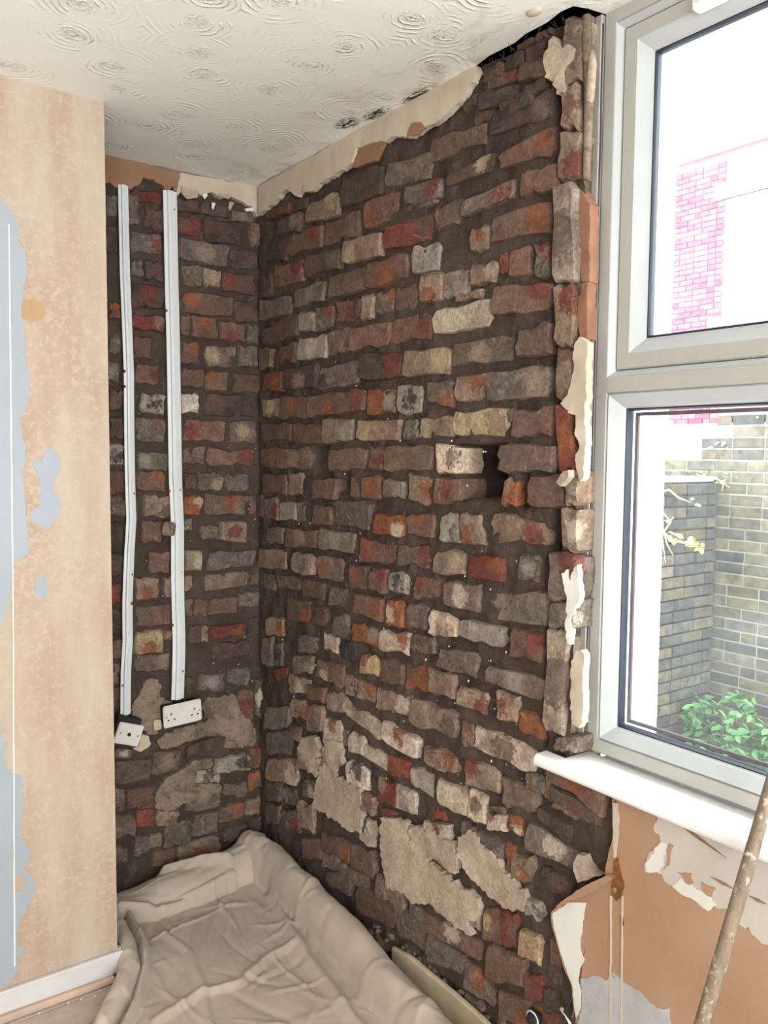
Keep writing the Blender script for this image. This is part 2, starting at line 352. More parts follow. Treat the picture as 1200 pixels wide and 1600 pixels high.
# ------------------------------------------------------------------ bricks
PAL = dict(d=(.086, .059, .048), b=(.130, .084, .063), g=(.142, .109, .086), p=(.166, .099, .073), r=(.178, .054, .040), o=(.25, .092, .045),
           t=(.255, .180, .130), y=(.385, .285, .175), W=(.49, .395, .305), w=(.285, .24, .20), k=(.045, .041, .042), c=(.33, .265, .20))
LIME = dict(d=.0, b=.2, g=.55, p=.15, r=.1, o=.1, t=.45, y=.3, W=.6, w=.8, k=.5, c=.5)
KEY = {'7': (-.6, .5), '8': (0, .5), '9': (.6, .5), '4': (-.6, 0), '5': (0, 0), '6': (.6, 0), '1': (-.6, -.5), '2': (0, -.5), '3': (.6, -.5)}
def brick_mesh(P, wall, front, back, rnd):
    """P: four corners TL TR BR BL as (a, b) on the wall"""
    cen = sum(P, Vector((0, 0)))/4
    grow = .0022
    P = [q + (q-cen).normalized()*grow for q in P]
    T = (-.90, -.52, -.12, .3, .7); pts = []
    def bil(u, v): return ((P[0]*(1-u)+P[1]*u)*(1+v) + (P[3]*(1-u)+P[2]*u)*(1-v))/2
    T2 = (-.84, -.3, .35)
    for t in T: pts.append(bil((t+1)/2, 1))
    for t in T2: pts.append(bil(1, -t))
    for t in T: pts.append(bil((-t+1)/2, -1))
    for t in T2: pts.append(bil(0, t))
    sz = min((P[0]-P[3]).length, (P[0]-P[1]).length); j = min(.0045, sz*.08)
    o = []; chipc = rnd.randrange(40)
    for i, q in enumerate(pts):
        k = rnd.random(); inw = (cen-q).normalized(); c_ = rnd.uniform(.002, .006) if k < .25 else 0
        if i in (chipc, chipc+1): c_ = rnd.uniform(.006, .013)*min(1, sz/.06)
        o.append(q + Vector((rnd.uniform(-j, j), rnd.uniform(-j, j))) + inw*c_)
    n = 16; ta, tb = rnd.uniform(-.05, .05), rnd.uniform(-.07, .07)
    def lift(q, f):
        f = f + (q-cen).x*ta + (q-cen).y*tb
        return Vector((-f, q.x-cen.x, q.y-cen.y)) if wall == 'R' else Vector((q.x-cen.x, -f, q.y-cen.y))
    def inset(m): return [q + (cen-q).normalized()*min(m, (cen-q).length*.7) for q in o]
    i1 = inset(min(.005, sz*.09)); v = [lift(q, back) for q in o] + [lift(q, front-.007+rnd.uniform(-.002, .001)) for q in o] + [lift(q, front+rnd.uniform(-.0015, .001)) for q in i1]
    i2 = [q.lerp(cen, .42) for q in i1]; v += [lift(q, front+rnd.uniform(-.002, .003)) for q in i2]; v.append(lift(cen, front+rnd.uniform(-.0015, .003)))
    f = []
    for r in range(3):
        for k in range(n):
            a, b = r*n+k, r*n+(k+1) % n; f.append((a, b, b+n, a+n))
    for k in range(n): f.append((3*n+k, 3*n+(k+1) % n, 4*n))
    return v, f, cen
rnd = random.Random(5)
NB = {'R': 0, 'B': 0}
def brick(wall, quad_px, code, front=None, back=-.03, plane=0.0, name='brick', parent=None):
    P = []
    for a, b in quad_px:
        q = onR(a, b, plane) if wall == 'R' else onB(a, b, plane)
        P.append(Vector((q.y, q.z)) if wall == 'R' else Vector((q.x, q.z)))
    fr = rnd.uniform(.001, .013) if front is None else front
    v, f, cen = brick_mesh(P, wall, fr, back, rnd)
    me = mesh(name, v, f); me.materials.append(M['brick'])
    bm = bmesh.new(); bm.from_mesh(me); bmesh.ops.recalc_face_normals(bm, faces=bm.faces); bm.to_mesh(me); bm.free()
    for p in me.polygons: p.use_smooth = True
    me.set_sharp_from_angle(angle=.62)
    loc = Vector((plane, cen.x, cen.y)) if wall == 'R' else Vector((cen.x, plane, cen.y))
    o = bpy.data.objects.new(name, me); col.objects.link(o); par = parent or (wall_right if wall == 'R' else wall_back)
    o.parent = par; o.location = loc - par.location
    k = rnd.uniform(.82, 1.18); b = PAL[code[0]]; o.color = (b[0]*k*rnd.uniform(.94, 1.06), b[1]*k, b[2]*k*rnd.uniform(.94, 1.06), LIME[code[0]])
    w_, h_ = (P[1]-P[0]).length, (P[0]-P[3]).length
    if len(code) >= 3:
        ku, kv = KEY[code[2]]; sgn = (1 if P[1].x > P[0].x else -1); da, db = ku*w_/2*sgn, kv*h_/2
        o['accent'] = PAL[code[1]]; o['accent_at'] = (-fr, da, db) if wall == 'R' else (da, -fr, db)
        o['accent_size'] = .22*h_ + .10*w_ + (.25*w_ if len(code) > 3 else 0)
    else: o['accent'] = (0., 0., 0.); o['accent_at'] = (0., 0., 0.); o['accent_size'] = -1.0
    NB[wall] += 1
    return o
def rows(wall, ox, oy, s, text, **kw):
    for ln in text.strip().splitlines():
        q = ln.split()
        if len(q) < 7: continue
        x0, x1, a, b, c, d = (float(t)/s for t in q[:6])
        brick(wall, [(ox+x0, oy+a), (ox+x1, oy+b), (ox+x1, oy+d), (ox+x0, oy+c)], q[6], **kw)
#BRICKDATA
# columns: left right | top-left top-right bottom-left bottom-right (quarter pixels from the block's corner) | colour, accent colour, accent place
rows('R', 390, 250, 4, """
118 258 325 262 378 330 rd1
265 360 258 225 335 300 d
580 840 122 22 312 205 d
845 1150 30 -62 182 100 g
362 565 292 192 402 345 ty9
175 330 385 322 478 440 bt6
720 930 262 185 452 350 po1
958 1180 192 106 335 265 gr6
243 460 490 400 610 540 pr9
470 690 402 312 548 480 bg6
592 835 512 440 650 592 ty1
850 1150 430 325 568 498 rb9
120 240 530 492 650 622 d
75 150 728 722 865 840 b
155 345 662 622 806 748 pr9
355 582 606 545 738 675 bg3
75 262 882 835 1010 962 g
285 482 812 750 930 872 gt2
495 738 742 665 880 800 p
745 1000 662 570 812 735 po2
1025 1195 540 500 722 690 ww5
85 135 1055 1046 1150 1142 d
140 215 1012 1000 1140 1122 b
220 310 980 955 1120 1100 b
315 412 962 946 1082 1066 w
417 526 932 902 1072 1042 gr9
543 650 882 868 1020 1010 pr6
655 700 870 860 1000 990 d
702 778 850 842 1002 986 t
783 910 832 802 962 954 go9
915 1052 800 772 950 922 p
1070 1210 720 690 902 870 to2
72 150 1182 1170 1312 1292 b
188 295 1170 1132 1275 1260 br4
300 486 1120 1086 1260 1236 wW5
490 636 1072 1040 1226 1200 p
640 880 1066 1002 1202 1162 p
885 1135 1000 940 1150 1120 pr3
90 216 1330 1312 1452 1440 ob1
222 426 1312 1272 1440 1422 dt2
430 682 1302 1242 1442 1400 g
690 968 1212 1192 1382 1350 dr6
968 1268 1202 1165 1362 1330 ty6
88 190 1490 1480 1612 1604 ty5
200 362 1480 1472 1622 1612 bo5
375 537 1482 1452 1612 1590 po3
545 726 1452 1432 1592 1562 pr6
740 912 1432 1416 1602 1580 ow6
925 1080 1412 1402 1592 1582 wk5
""")
rows('R', 390, 620, 4, """
78 265 164 160 282 270 b
270 452 166 164 292 286 p
460 652 142 132 296 272 tw3
675 942 152 142 272 270 ty4
968 1060 142 140 272 268 g
74 180 320 318 442 442 p
188 388 326 316 456 452 pt5
505 735 332 316 472 456 p
748 840 312 320 458 456 pr6
848 1148 312 292 466 452 pg6
75 236 482 480 602 612 b
240 335 476 474 612 606 t
342 556 502 512 636 642 bk4
626 690 492 490 632 630 p
706 826 486 490 636 642 po5
845 970 516 512 632 626 gt3
998 1145 482 502 645 690 to6
0 95 622 618 752 762 d
100 188 632 630 762 770 gr6
192 292 660 656 772 766 w
300 358 655 655 780 780 g
405 520 668 682 800 806 p
528 762 642 656 792 836 g
785 975 732 742 852 876 oW3
985 1166 732 726 862 880 po8
105 214 812 810 920 922 g
226 430 822 826 942 946 pt8
438 660 826 846 946 978 gw5
690 916 882 922 1034 1052 po7
926 1140 932 924 1064 1080 gr9
62 240 944 964 1072 1076 t
274 405 972 986 1102 1116 tg5
420 592 992 1002 1138 1158 go4
626 740 1046 1052 1192 1202 bo4
756 866 1068 1072 1212 1228 pr9
876 992 1086 1100 1204 1232 wk5
1030 1200 1122 1132 1262 1252 pr7
90 160 1102 1110 1200 1210 g
170 320 1112 1132 1200 1210 gb6
330 470 1132 1162 1252 1272 b
500 625 1182 1192 1312 1322 g
655 842 1232 1262 1352 1402 po6
868 970 1272 1282 1432 1442 oW4
985 1110 1282 1302 1442 1456 g
230 384 1258 1274 1400 1408 bo3
398 490 1302 1320 1420 1430 d
525 622 1362 1366 1490 1506 g
645 812 1412 1432 1522 1560 ow6
815 1002 1452 1472 1582 1612 Wo9
1010 1170 1482 1496 1602 1612 g
108 212 1382 1382 1492 1492 to6
75 150 1500 1500 1620 1620 g
""")
rows('R', 390, 980, 4, """
82 150 60 60 230 250 g
160 212 90 95 240 245 gk4
320 424 52 50 160 164 g
470 556 32 62 142 162 W
556 666 82 92 202 212 k
702 816 172 182 286 306 yr7
826 972 202 212 342 362 b
976 1122 232 246 384 406 ob7
1126 1292 262 284 402 440 t
155 235 250 250 330 330 rb7
275 400 170 170 300 292 gw3
416 526 190 222 316 352 pW2
532 600 232 252 362 390 t
602 790 292 362 420 480 to9
796 1000 372 432 512 556 tW6
1002 1320 442 522 602 690 tg3
242 384 292 322 412 424 tW2
366 476 352 372 452 470 p
480 580 402 412 522 542 tw5
582 822 434 592 540 708 W
836 1066 582 690 702 832 Wo8
1108 1230 730 800 850 910 tr8
256 356 442 462 562 590 to6
364 470 482 482 652 664 tg2
470 586 572 592 712 732 Wo8
595 622 640 640 730 740 g
630 722 652 690 782 792 W
722 872 722 800 812 906 WW5
876 1002 782 832 922 942 ro5
1010 1152 862 920 982 1066 wW4
110 250 500 490 640 625 g
255 330 610 620 700 720 gt3
110 262 650 640 800 792 g
108 300 822 812 952 990 tW6
325 430 692 690 800 810 Wk6
300 420 770 800 880 900 t
456 576 712 740 872 882 W
612 750 822 882 972 1030 Wk8
760 810 860 880 950 960 k
815 935 932 966 1090 1132 rt7
926 1046 982 1022 1142 1176 W
640 790 1000 1060 1120 1172 tp6
830 920 1122 1152 1190 1200 pr5
690 800 1180 1230 1330 1392 Wk7
108 205 960 970 1080 1090 g
210 300 1000 1020 1100 1130 gt4
110 200 1100 1110 1220 1230 g
205 320 1130 1150 1240 1290 gr6
300 410 1082 1110 1240 1290 t
330 400 950 960 1060 1080 gW6
345 452 1312 1324 1442 1446 p
460 642 1272 1332 1392 1482 bo6
642 802 1342 1402 1492 1562 g
450 560 1402 1432 1500 1530 gp6
480 640 1520 1560 1600 1680 g
""")
rows('R', 640, 100, 4, """
500 690 86 22 168 102 br6
700 880 16 -50 128 70 dp3
425 680 190 120 300 215 d
345 420 215 180 300 260 d
520 905 402 130 452 328 dg6
140 485 482 350 640 482 b
575 900 562 372 662 572 po9
235 520 702 542 772 666 by9
-20 200 775 702 900 842 gr6
712 930 682 622 832 792 p
340 665 862 722 960 832 gr3
172 325 900 842 1052 996 pg6
510 888 972 838 1132 1048 po6
386 500 1042 1002 1182 1162 to8
-100 135 1000 930 1140 1090 pr4
632 765 1172 1132 1342 1312 p
575 626 1190 1172 1312 1306 or5
800 890 1132 1126 1332 1330 gr9
400 555 1262 1232 1392 1362 tW6
78 212 1332 1312 1492 1480 to2
214 370 1312 1286 1462 1432 wt7
520 890 1402 1352 1572 1546 pr9
300 452 1442 1400 1490 1462 t
""")
rows('R', 640, 460, 4, """
148 512 112 22 262 206 WW7
278 652 302 252 462 402 gt2
682 888 222 172 402 372 b
112 276 546 532 692 702 go3
284 480 512 486 682 652 to9
496 882 492 432 666 650 gt6
272 625 742 702 892 880 yt6
632 655 722 716 800 796 g
650 896 722 686 892 882 pg8
62 268 782 760 902 882 ty4
566 912 942 942 1104 1112 gp9
592 690 1152 1150 1322 1320 ot7
750 975 1132 1132 1322 1332 b
200 320 1372 1370 1552 1552 wg3
326 476 1372 1370 1562 1562 to1
510 862 1362 1422 1542 1572 tr3
""")
rows('R', 640, 820, 4, """
155 352 152 162 312 316 ty6
380 602 182 200 332 352 ro9
680 816 192 190 342 366 gw5
216 440 352 372 512 542 gW5
495 862 422 412 592 632 gt1
125 302 522 582 692 712 Wt2
326 602 592 632 702 772 w
640 836 642 692 832 852 pr9
182 432 772 792 892 950 gb1
305 490 1002 1042 1132 1180 tr3
490 862 882 966 982 1112 gw5
560 690 1042 1072 1222 1232 tr4
690 836 1142 1202 1302 1342 oo5
338 400 1232 1250 1382 1392 p
400 800 1242 1402 1402 1572 WpA
100 312 1372 1442 1492 1562 to9
""".replace('WpA', 'Wp5'))
rows('R', 640, 1180, 3.81, """
335 545 22 82 172 232 tr7
178 362 142 192 282 372 W
365 466 192 240 372 410 Wp5
560 770 132 192 302 352 gp8
475 582 342 352 442 456 Wo7
585 670 342 362 452 482 oW3
480 580 296 310 330 346 g
860 1010 200 260 300 390 po7
1020 1150 262 330 396 452 p
820 862 100 130 240 270 p
700 1062 382 602 562 722 gW8
780 960 300 420 370 540 d
135 212 312 330 380 392 ro5
100 250 390 410 440 520 Wr8
0 280 420 580 540 722 W
320 420 392 430 470 490 g
425 562 442 510 580 620 g
572 628 512 540 690 700 ob3
610 746 582 612 742 760 to2
700 802 842 882 950 986 wg6
790 980 652 760 780 880 dp8
440 550 892 920 1092 1132 py4
548 650 912 950 1132 1152 rp6
662 802 1022 1092 1202 1252 y
460 705 1112 1202 1332 1372 p
690 806 1290 1312 1452 1472 rp4
330 422 842 880 992 1032 wW7
95 432 932 1092 1062 1222 pW8
105 330 1052 1192 1192 1312 g
322 512 1202 1392 1382 1492 go8
0 112 852 952 1082 1182 g
-190 -20 700 800 830 950 g
530 742 1392 1452 1562 1612 po3
740 900 1480 1540 1612 1660 rp6
842 920 1082 1120 1342 1370 dp8
810 900 1380 1420 1480 1520 d
330 440 1410 1480 1520 1590 g
""")
rows('B', 150, 230, 4, """
60 135 292 302 420 440 g
60 140 492 500 652 660 d
195 262 302 310 442 452 g
200 272 422 430 480 482 g
212 415 262 292 342 362 rd1
292 415 372 390 522 532 d
500 640 322 342 400 422 d
645 835 342 362 422 446 d
842 985 392 402 462 472 gt5
512 652 422 432 542 562 rp4
662 915 442 482 592 622 d
960 1020 470 480 620 630 p
206 412 522 542 652 676 gr6
510 832 562 622 702 752 gt5
836 1010 642 660 762 770 d
214 292 702 710 802 812 g
300 420 712 730 832 846 d
520 662 732 746 852 882 g
670 772 762 770 870 882 ty5
776 985 782 802 902 932 dr4
215 425 852 872 1002 1012 dr8
530 852 902 932 1042 1064 bo7
856 1022 962 962 1092 1102 b
72 152 972 974 1072 1074 ob1
225 430 1042 1062 1140 1156 rt9
525 582 1042 1050 1172 1176 p
594 762 1052 1062 1192 1202 po8
776 930 1092 1102 1202 1222 pr2
940 1022 1102 1110 1226 1232 g
75 158 1162 1166 1292 1296 g
230 345 1182 1186 1322 1326 b
526 645 1212 1222 1352 1352 bo9
682 880 1242 1236 1372 1372 gy4
884 1010 1242 1240 1370 1372 g
238 390 1352 1352 1482 1486 pr6
530 672 1382 1386 1502 1502 p
680 822 1402 1402 1520 1522 po7
846 1030 1412 1416 1532 1532 b
72 150 1342 1346 1462 1470 gw4
""")
rows('B', 150, 600, 4, """
75 172 32 36 162 162 b
282 430 62 70 180 190 wk5
440 525 70 72 185 186 g
526 642 62 62 176 180 W
670 1012 62 72 202 204 db4
245 442 212 218 362 372 gp9
540 806 226 226 360 360 pr4
832 1002 232 232 368 370 gy5
75 170 215 215 340 345 d
78 172 372 372 512 510 wk5
255 442 422 426 536 542 gw4
540 682 392 390 500 500 g
684 992 396 402 512 508 pr6
80 182 532 532 692 690 b
255 432 542 542 666 672 bo9
545 620 556 556 662 662 b
632 792 552 552 670 670 gy3
802 952 552 556 670 672 g
80 186 702 702 832 832 g
288 462 692 692 832 832 tb3
546 662 702 702 822 822 oy9
676 1020 692 692 826 826 go8
280 412 852 852 990 990 pb8
550 600 842 842 910 910 tp5
642 772 882 880 970 972 g
772 942 862 858 980 990 tr5
82 170 862 862 992 992 d
322 462 1042 1040 1180 1182 p
552 662 1042 1036 1172 1166 tW6
690 1000 1052 1026 1182 1132 g
84 162 1062 1062 1202 1200 d
240 392 1212 1206 1352 1346 to2
420 470 1212 1210 1330 1330 t
545 592 1202 1190 1302 1270 t
682 952 1192 1162 1302 1262 tg6
960 1020 1180 1170 1260 1250 p
90 166 1252 1250 1372 1372 r
240 472 1392 1372 1522 1502 pg7
550 602 1342 1340 1452 1450 b
606 692 1342 1340 1450 1448 b
696 882 1342 1322 1446 1432 b
884 1022 1312 1300 1402 1392 g
90 166 1402 1402 1532 1530 d
""")
rows('B', 150, 950, 4, """
242 422 152 132 292 272 yo2
96 160 192 190 312 310 b
420 470 140 136 200 196 t
572 656 112 108 222 218 b
660 702 110 110 212 210 t
704 932 112 92 202 172 ro3
720 960 222 190 330 300 d
940 1040 60 50 160 160 d
242 460 292 272 402 382 gt6
822 972 372 366 492 480 g
560 610 432 430 532 530 b
632 800 412 400 522 512 gw5
96 150 342 342 482 480 gt5
96 160 492 490 622 620 b
990 1110 440 432 680 690 gW5
880 985 520 500 720 700 pr5
112 222 872 880 942 930 gW5
110 345 952 932 1112 1060 bg2
345 532 902 882 1052 1020 gt5
560 725 862 800 930 880 d
620 782 1012 1002 1112 1090 wk5
742 962 942 902 1042 1010 wk6
800 1000 780 740 880 860 tg5
962 1070 882 862 1002 992 ob4
185 372 1132 1110 1262 1250 p
560 782 1152 1110 1282 1240 gt8
790 942 1102 1080 1192 1172 g
945 1040 1040 1010 1150 1120 ob3
110 180 1130 1130 1270 1270 g
112 250 1292 1290 1452 1420 g
246 372 1262 1242 1382 1362 r
375 510 1272 1252 1372 1352 tg3
420 590 1352 1322 1502 1462 g
600 762 1292 1262 1426 1392 g
770 922 1242 1212 1352 1312 po9
930 1040 1200 1180 1300 1280 to6
236 342 1432 1402 1562 1512 g
330 412 1412 1400 1510 1490 t
510 782 1482 1412 1602 1532 to2
345 500 1530 1490 1620 1600 b
790 952 1372 1342 1462 1432 d
960 1050 1310 1290 1400 1390 d
112 200 1492 1482 1602 1592 g
""")
# broken bricks under the torn ceiling edge, and those below the sill
rows('R', 640, 100, 4, """
470 600 40 -20 130 70 b
610 720 -30 -80 60 10 d
730 860 -90 -150 20 -30 d
690 790 -150 -210 -80 -130 b
800 900 -210 -260 -130 -190 d
720 860 140 60 240 160 d
640 780 235 150 330 250 d
560 690 240 180 300 240 b
420 500 330 290 400 360 b
""")
rows('R', 820, 1080, 3.0763, """
110 400 300 480 420 600 po5
130 330 440 560 520 640 d
20 110 385 420 470 500 g
""", front=.012)
# the two bricks whose side faces show in the knocked-through hole
rows('R', 640, 460, 4, """
175 306 938 938 1112 1120 Wg6
160 330 1152 1150 1312 1292 pr5
""", back=-.085)
rows('R', 560, 1350, 4, """
-110 60 -20 70 90 170 g
0 250 110 230 290 400 b
252 428 255 372 440 540 g
432 660 444 560 600 690 gr3
-60 120 -130 -40 60 110 bo6
""")
# bricks stood on end along the window jamb
JX = 0.0
for q, c, fr in (
    ([(886, 30), (914, 26), (913, 128), (884, 132)], 'tg5', .012), ([(881, 136), (909, 130), (910, 204), (880, 200)], 'tp5', .012),
    ([(880, 205), (911, 208), (908, 277), (876, 283)], 'tr3', .012), ([(874, 293), (903, 287), (906, 437), (870, 444)], 'cg5', .02),
    ([(870, 447), (902, 443), (900, 540), (872, 540)], 'tr9', .014), ([(872, 545), (898, 545), (898, 628), (872, 628)], 'pt5', .008),
    ([(873, 632), (897, 645), (897, 735), (873, 738)], 'ro5', .008), ([(882, 742), (907, 735), (908, 785), (888, 788)], 'tw5', .012),
    ([(880, 792), (908, 792), (906, 862), (880, 860)], 'tW6', .012), ([(862, 866), (907, 866), (905, 935), (862, 940)], 'gr9', .012),
    ([(861, 942), (905, 937), (905, 982), (860, 982)], 'gW6', .010), ([(859, 985), (890, 985), (887, 1148), (856, 1140)], 'cg5', .014),
    ([(870, 1152), (906, 1150), (906, 1176), (870, 1172)], 'gW6', .010)):
    brick('R', q, c, fr, -.055)
# the hidden end of the alcove wall, behind the chimney breast
for r in range(29):
    z = .04 + r*.0855; s = .0 if r % 2 else .05
    for x0, x1 in ((-.685, -.655+s), (-.645+s, -.575)):
        P = [Vector((x0, z+.07)), Vector((x1, z+.07)), Vector((x1, z)), Vector((x0, z))]
        v, f, cen = brick_mesh(P, 'B', .006, -.03, rnd); me = mesh('brick', v, f); me.materials.append(M['brick'])
        o = bpy.data.objects.new('brick', me); col.objects.link(o); o.parent = wall_back; o.location = Vector((cen.x, 0, cen.y))-wall_back.location
        b = PAL['dgb'[r % 3]]; o.color = (*b, .3); o['accent'] = (0., 0., 0.); o['accent_at'] = (0., 0., 0.); o['accent_size'] = -1.0
# loose light crumbs caught in the joints
def crumbs(wall, n, quad, parent, seed):
    rr = random.Random(seed); v = []; f = []
    for i in range(n):
        u, t = rr.random(), rr.random()
        px = quad[0]+(quad[1]-quad[0])*u; py = quad[2]+(quad[3]-quad[2])*t**.8
        p = onR(px, py, .004) if wall == 'R' else onB(px, py, .004)
        s = rr.uniform(.0012, .003); k = len(v)
        for q in ((-1, -1, -1), (1, -1, .4), (.2, 1.2, -.3), (0, .1, 1.3)): v.append(p + Vector(q)*s)
        f += [(k, k+1, k+2), (k, k+1, k+3), (k+1, k+2, k+3), (k, k+2, k+3)]
    o = link('plaster_crumbs', mesh('plaster_crumbs', v, f), M['white_paint']); child(o, parent); o['kind'] = 'stuff'
crumbs('R', 240, (430, 850, 560, 1250), wall_right, 3); crumbs('B', 60, (180, 400, 560, 1080), wall_back, 4)

# plaster left on the bricks
def pr(name, pts, fr, th, m, lab=None, **k):
    o = child(patch(name, 'R', pts, fr, th, M[m], None, **k), wall_right); return tag(o, lab) if lab else o
def pb(name, pts, fr, th, m, lab=None, **k):
    o = child(patch(name, 'B', pts, fr, th, M[m], None, **k), wall_back); return tag(o, lab) if lab else o
E1 = lambda p: cpx(390, 980, p); G1 = lambda p: cpx(640, 1180, p, 3.81); K1 = lambda p: cpx(150, 230, p); K3 = lambda p: cpx(150, 950, p); D1 = lambda p: cpx(640, 460, p); F1 = lambda p: cpx(640, 820, p)
for P in (E1([(395, 1060), (440, 880), (470, 860), (520, 905), (560, 960), (620, 985), (690, 1030), (700, 1160), (690, 1290), (620, 1270), (560, 1230), (480, 1170), (420, 1140), (385, 1120)]),
          E1([(300, 760), (330, 690), (410, 690), (430, 760), (400, 830), (440, 860), (420, 930), (360, 910), (330, 850)]),
          E1([(455, 700), (570, 720), (580, 860), (530, 890), (520, 905), (480, 900), (470, 800)]),
          [(593, 1278), (632, 1282), (636, 1310), (655, 1322), (668, 1345), (690, 1362), (700, 1372), (722, 1390), (745, 1405), (748, 1420), (742, 1440), (727, 1435), (737, 1462), (715, 1450), (690, 1430), (668, 1412), (640, 1412), (628, 1395), (603, 1388), (600, 1360), (594, 1330), (592, 1300)],
          G1([(280, 600), (290, 520), (320, 470), (400, 480), (440, 560), (520, 620), (560, 700), (620, 760), (690, 830), (680, 930), (620, 920), (540, 890), (430, 800), (330, 690)]),
          G1([(0, 430), (120, 450), (260, 540), (280, 640), (265, 710), (190, 650), (60, 590), (0, 540)])):
    pr('plaster_remnant', P, .0155, .02, 'skim', relief=.005, jit=.012, step=.006)
pb('plaster_remnant', K3([(215, 640), (260, 560), (310, 470), (350, 430), (390, 450), (410, 500), (400, 560), (470, 590), (420, 620), (415, 750), (370, 790), (320, 790), (290, 740), (240, 700)]), .013, .02, 'skim_dark', relief=.005, jit=.010, step=.007)
pb('plaster_remnant', K3([(380, 830), (430, 790), (560, 740), (700, 700), (660, 620), (700, 560), (860, 540), (900, 640), (980, 720), (1000, 850), (900, 870), (800, 800), (700, 800), (600, 830), (500, 870), (420, 880)]), .013, .02, 'skim_dark', relief=.005, jit=.010, step=.007)
pb('plaster_remnant', K3([(380, 1150), (440, 1060), (560, 1000), (600, 960), (720, 940), (720, 1000), (620, 1010), (620, 1100), (780, 1110), (770, 1150), (600, 1210), (520, 1240), (440, 1270), (370, 1250)]), .013, .02, 'skim_dark', relief=.005, jit=.010, step=.007)
pb('filler_lump', K3([(230, 880), (270, 860), (290, 790), (330, 800), (345, 850), (330, 870), (280, 900)]), .024, .03, 'foam', 'crumbly cream filler beside the blank plate')
pb('filler_lump', K3([(360, 705), (405, 700), (405, 760), (365, 765)]), .03, .03, 'foam')
# plaster under the ceiling line
ctop = lambda q: q
pr('plaster_strip', [(404, 291), (500, 237), (600, 180), (680, 135), (742, 101), (746, 112), (735, 130), (720, 155), (690, 185), (655, 205), (640, 215), (612, 213), (600, 222), (580, 222), (556, 232), (550, 250), (540, 262), (520, 275), (500, 285), (488, 298), (478, 300), (470, 297), (464, 307), (458, 303), (448, 295), (440, 300), (425, 318), (410, 330), (403, 336)], .020, .02, 'cream', 'cream painted plaster strip with torn lower edge', relief=.003, jit=.005, step=.006)
pb('plaster_strip', [(283, 270), (406, 292), (405, 338), (400, 337), (396, 325), (380, 315), (360, 307), (345, 310), (330, 300), (315, 305), (300, 300), (287, 295), (278, 306), (276, 300)], .020, .02, 'cream', 'cream painted plaster strip above the bricks', relief=.003, jit=.005, step=.006)
pb('backing_plaster', [(160, 240), (284, 270), (278, 298), (275, 306), (270, 290), (262, 301), (255, 290), (240, 280), (224, 277), (215, 290), (205, 296), (195, 290), (180, 293), (172, 285), (160, 287)], .018, .02, 'brownp', 'cracked brown plaster above the cable capping')
for i, P in enumerate((K1([(535, 240), (560, 255), (640, 275), (635, 315), (570, 325), (535, 285)]), K1([(665, 300), (690, 285), (700, 300), (680, 325)]), K1([(725, 345), (748, 350), (735, 390), (725, 380)]),
                       K1([(750, 300), (775, 288), (850, 295), (830, 325), (800, 315)]), K1([(835, 340), (865, 345), (840, 395), (828, 380)]), K1([(930, 385), (985, 375), (985, 400), (940, 400)]))):
    pb('plaster_shred', P, .030+.004*(i % 3), .004, 'pink' if i in (0, 3, 4) else 'white_paint', jit=.002)

pr('backing_plaster', [(552, 248), (558, 232), (580, 222), (598, 220), (592, 236), (584, 250), (566, 258), (553, 262)], .013, .02, 'brownp', 'brown plaster showing under the torn cream strip', relief=.003, jit=.004, step=.006)
pr('backing_plaster', [(634, 214), (642, 192), (656, 190), (664, 200), (652, 210)], .0215, .004, 'brownp', relief=.002, jit=.003, step=.006)
# ------------------------------------------------------------------ jamb plaster and window wall plaster
pr('jamb_plaster', D1([(1000, 560), (1020, 480), (1030, 310), (1060, 265), (1090, 290), (1108, 300), (1108, 620), (1095, 700), (1100, 1000), (1085, 1150), (1060, 1170), (1040, 1090), (1035, 1000), (1060, 950), (1035, 850), (1030, 750), (990, 740), (940, 680), (990, 620)]), .013, .02, 'cream', jit=.004, step=.006, relief=.005)
pr('jamb_plaster', F1([(1010, 900), (1030, 790), (1060, 785), (1085, 810), (1082, 1240), (1060, 1270), (1010, 1240), (1000, 1150)]), .013, .02, 'cream', jit=.004, step=.006, relief=.005)
pr('jamb_plaster', F1([(950, 300), (1050, 250), (1055, 330), (1060, 480), (1020, 560), (1000, 750), (980, 740), (985, 560), (975, 430)]), .0135, .015, 'white_paint', jit=.006, step=.006, relief=.005)
pr('jamb_plaster', cpx(850, 0, [(40, 340), (80, 300), (160, 400), (210, 370), (250, 400), (240, 470), (180, 560), (165, 640), (160, 770), (95, 780), (75, 680), (0, 640), (0, 520), (-10, 480)], 5.333), .018, .03, 'skim', jit=.008, step=.006, relief=.007)
pr('jamb_plaster', [(903, 300), (908, 297), (922, 320), (920, 440), (908, 440), (906, 400)], -.002, .03, 'reveal', jit=.003, relief=.003)
pr('jamb_plaster', [(904, 445), (918, 440), (917, 530), (908, 530), (903, 500)], -.002, .03, 'reveal', jit=.003, relief=.003)
pr('plaster_chip', D1([(915, 1175), (955, 1108), (990, 1098), (992, 1140), (940, 1200)]), .045, .02, 'skim', jit=.002)
bm = bmesh.new(); tube(bm, [onR(925, 80, -.0), onR(926, 100, -.004), onR(924, 125, -.004), onR(922, 155, -.002), onR(920, 175, .002)], [.006, .009, .010, .009, .005]); child(bm_obj('sealant_bead', bm, M['skim'], None, True), wall_right)
bm = bmesh.new(); tube(bm, [onR(917, 25, .0), onR(917, 60, .0), onR(921, 150, .0), onR(916, 280, .004)], [.010, .011, .011, .008]); child(bm_obj('sealant_bead', bm, M['skim_dark'], None, True), wall_right)

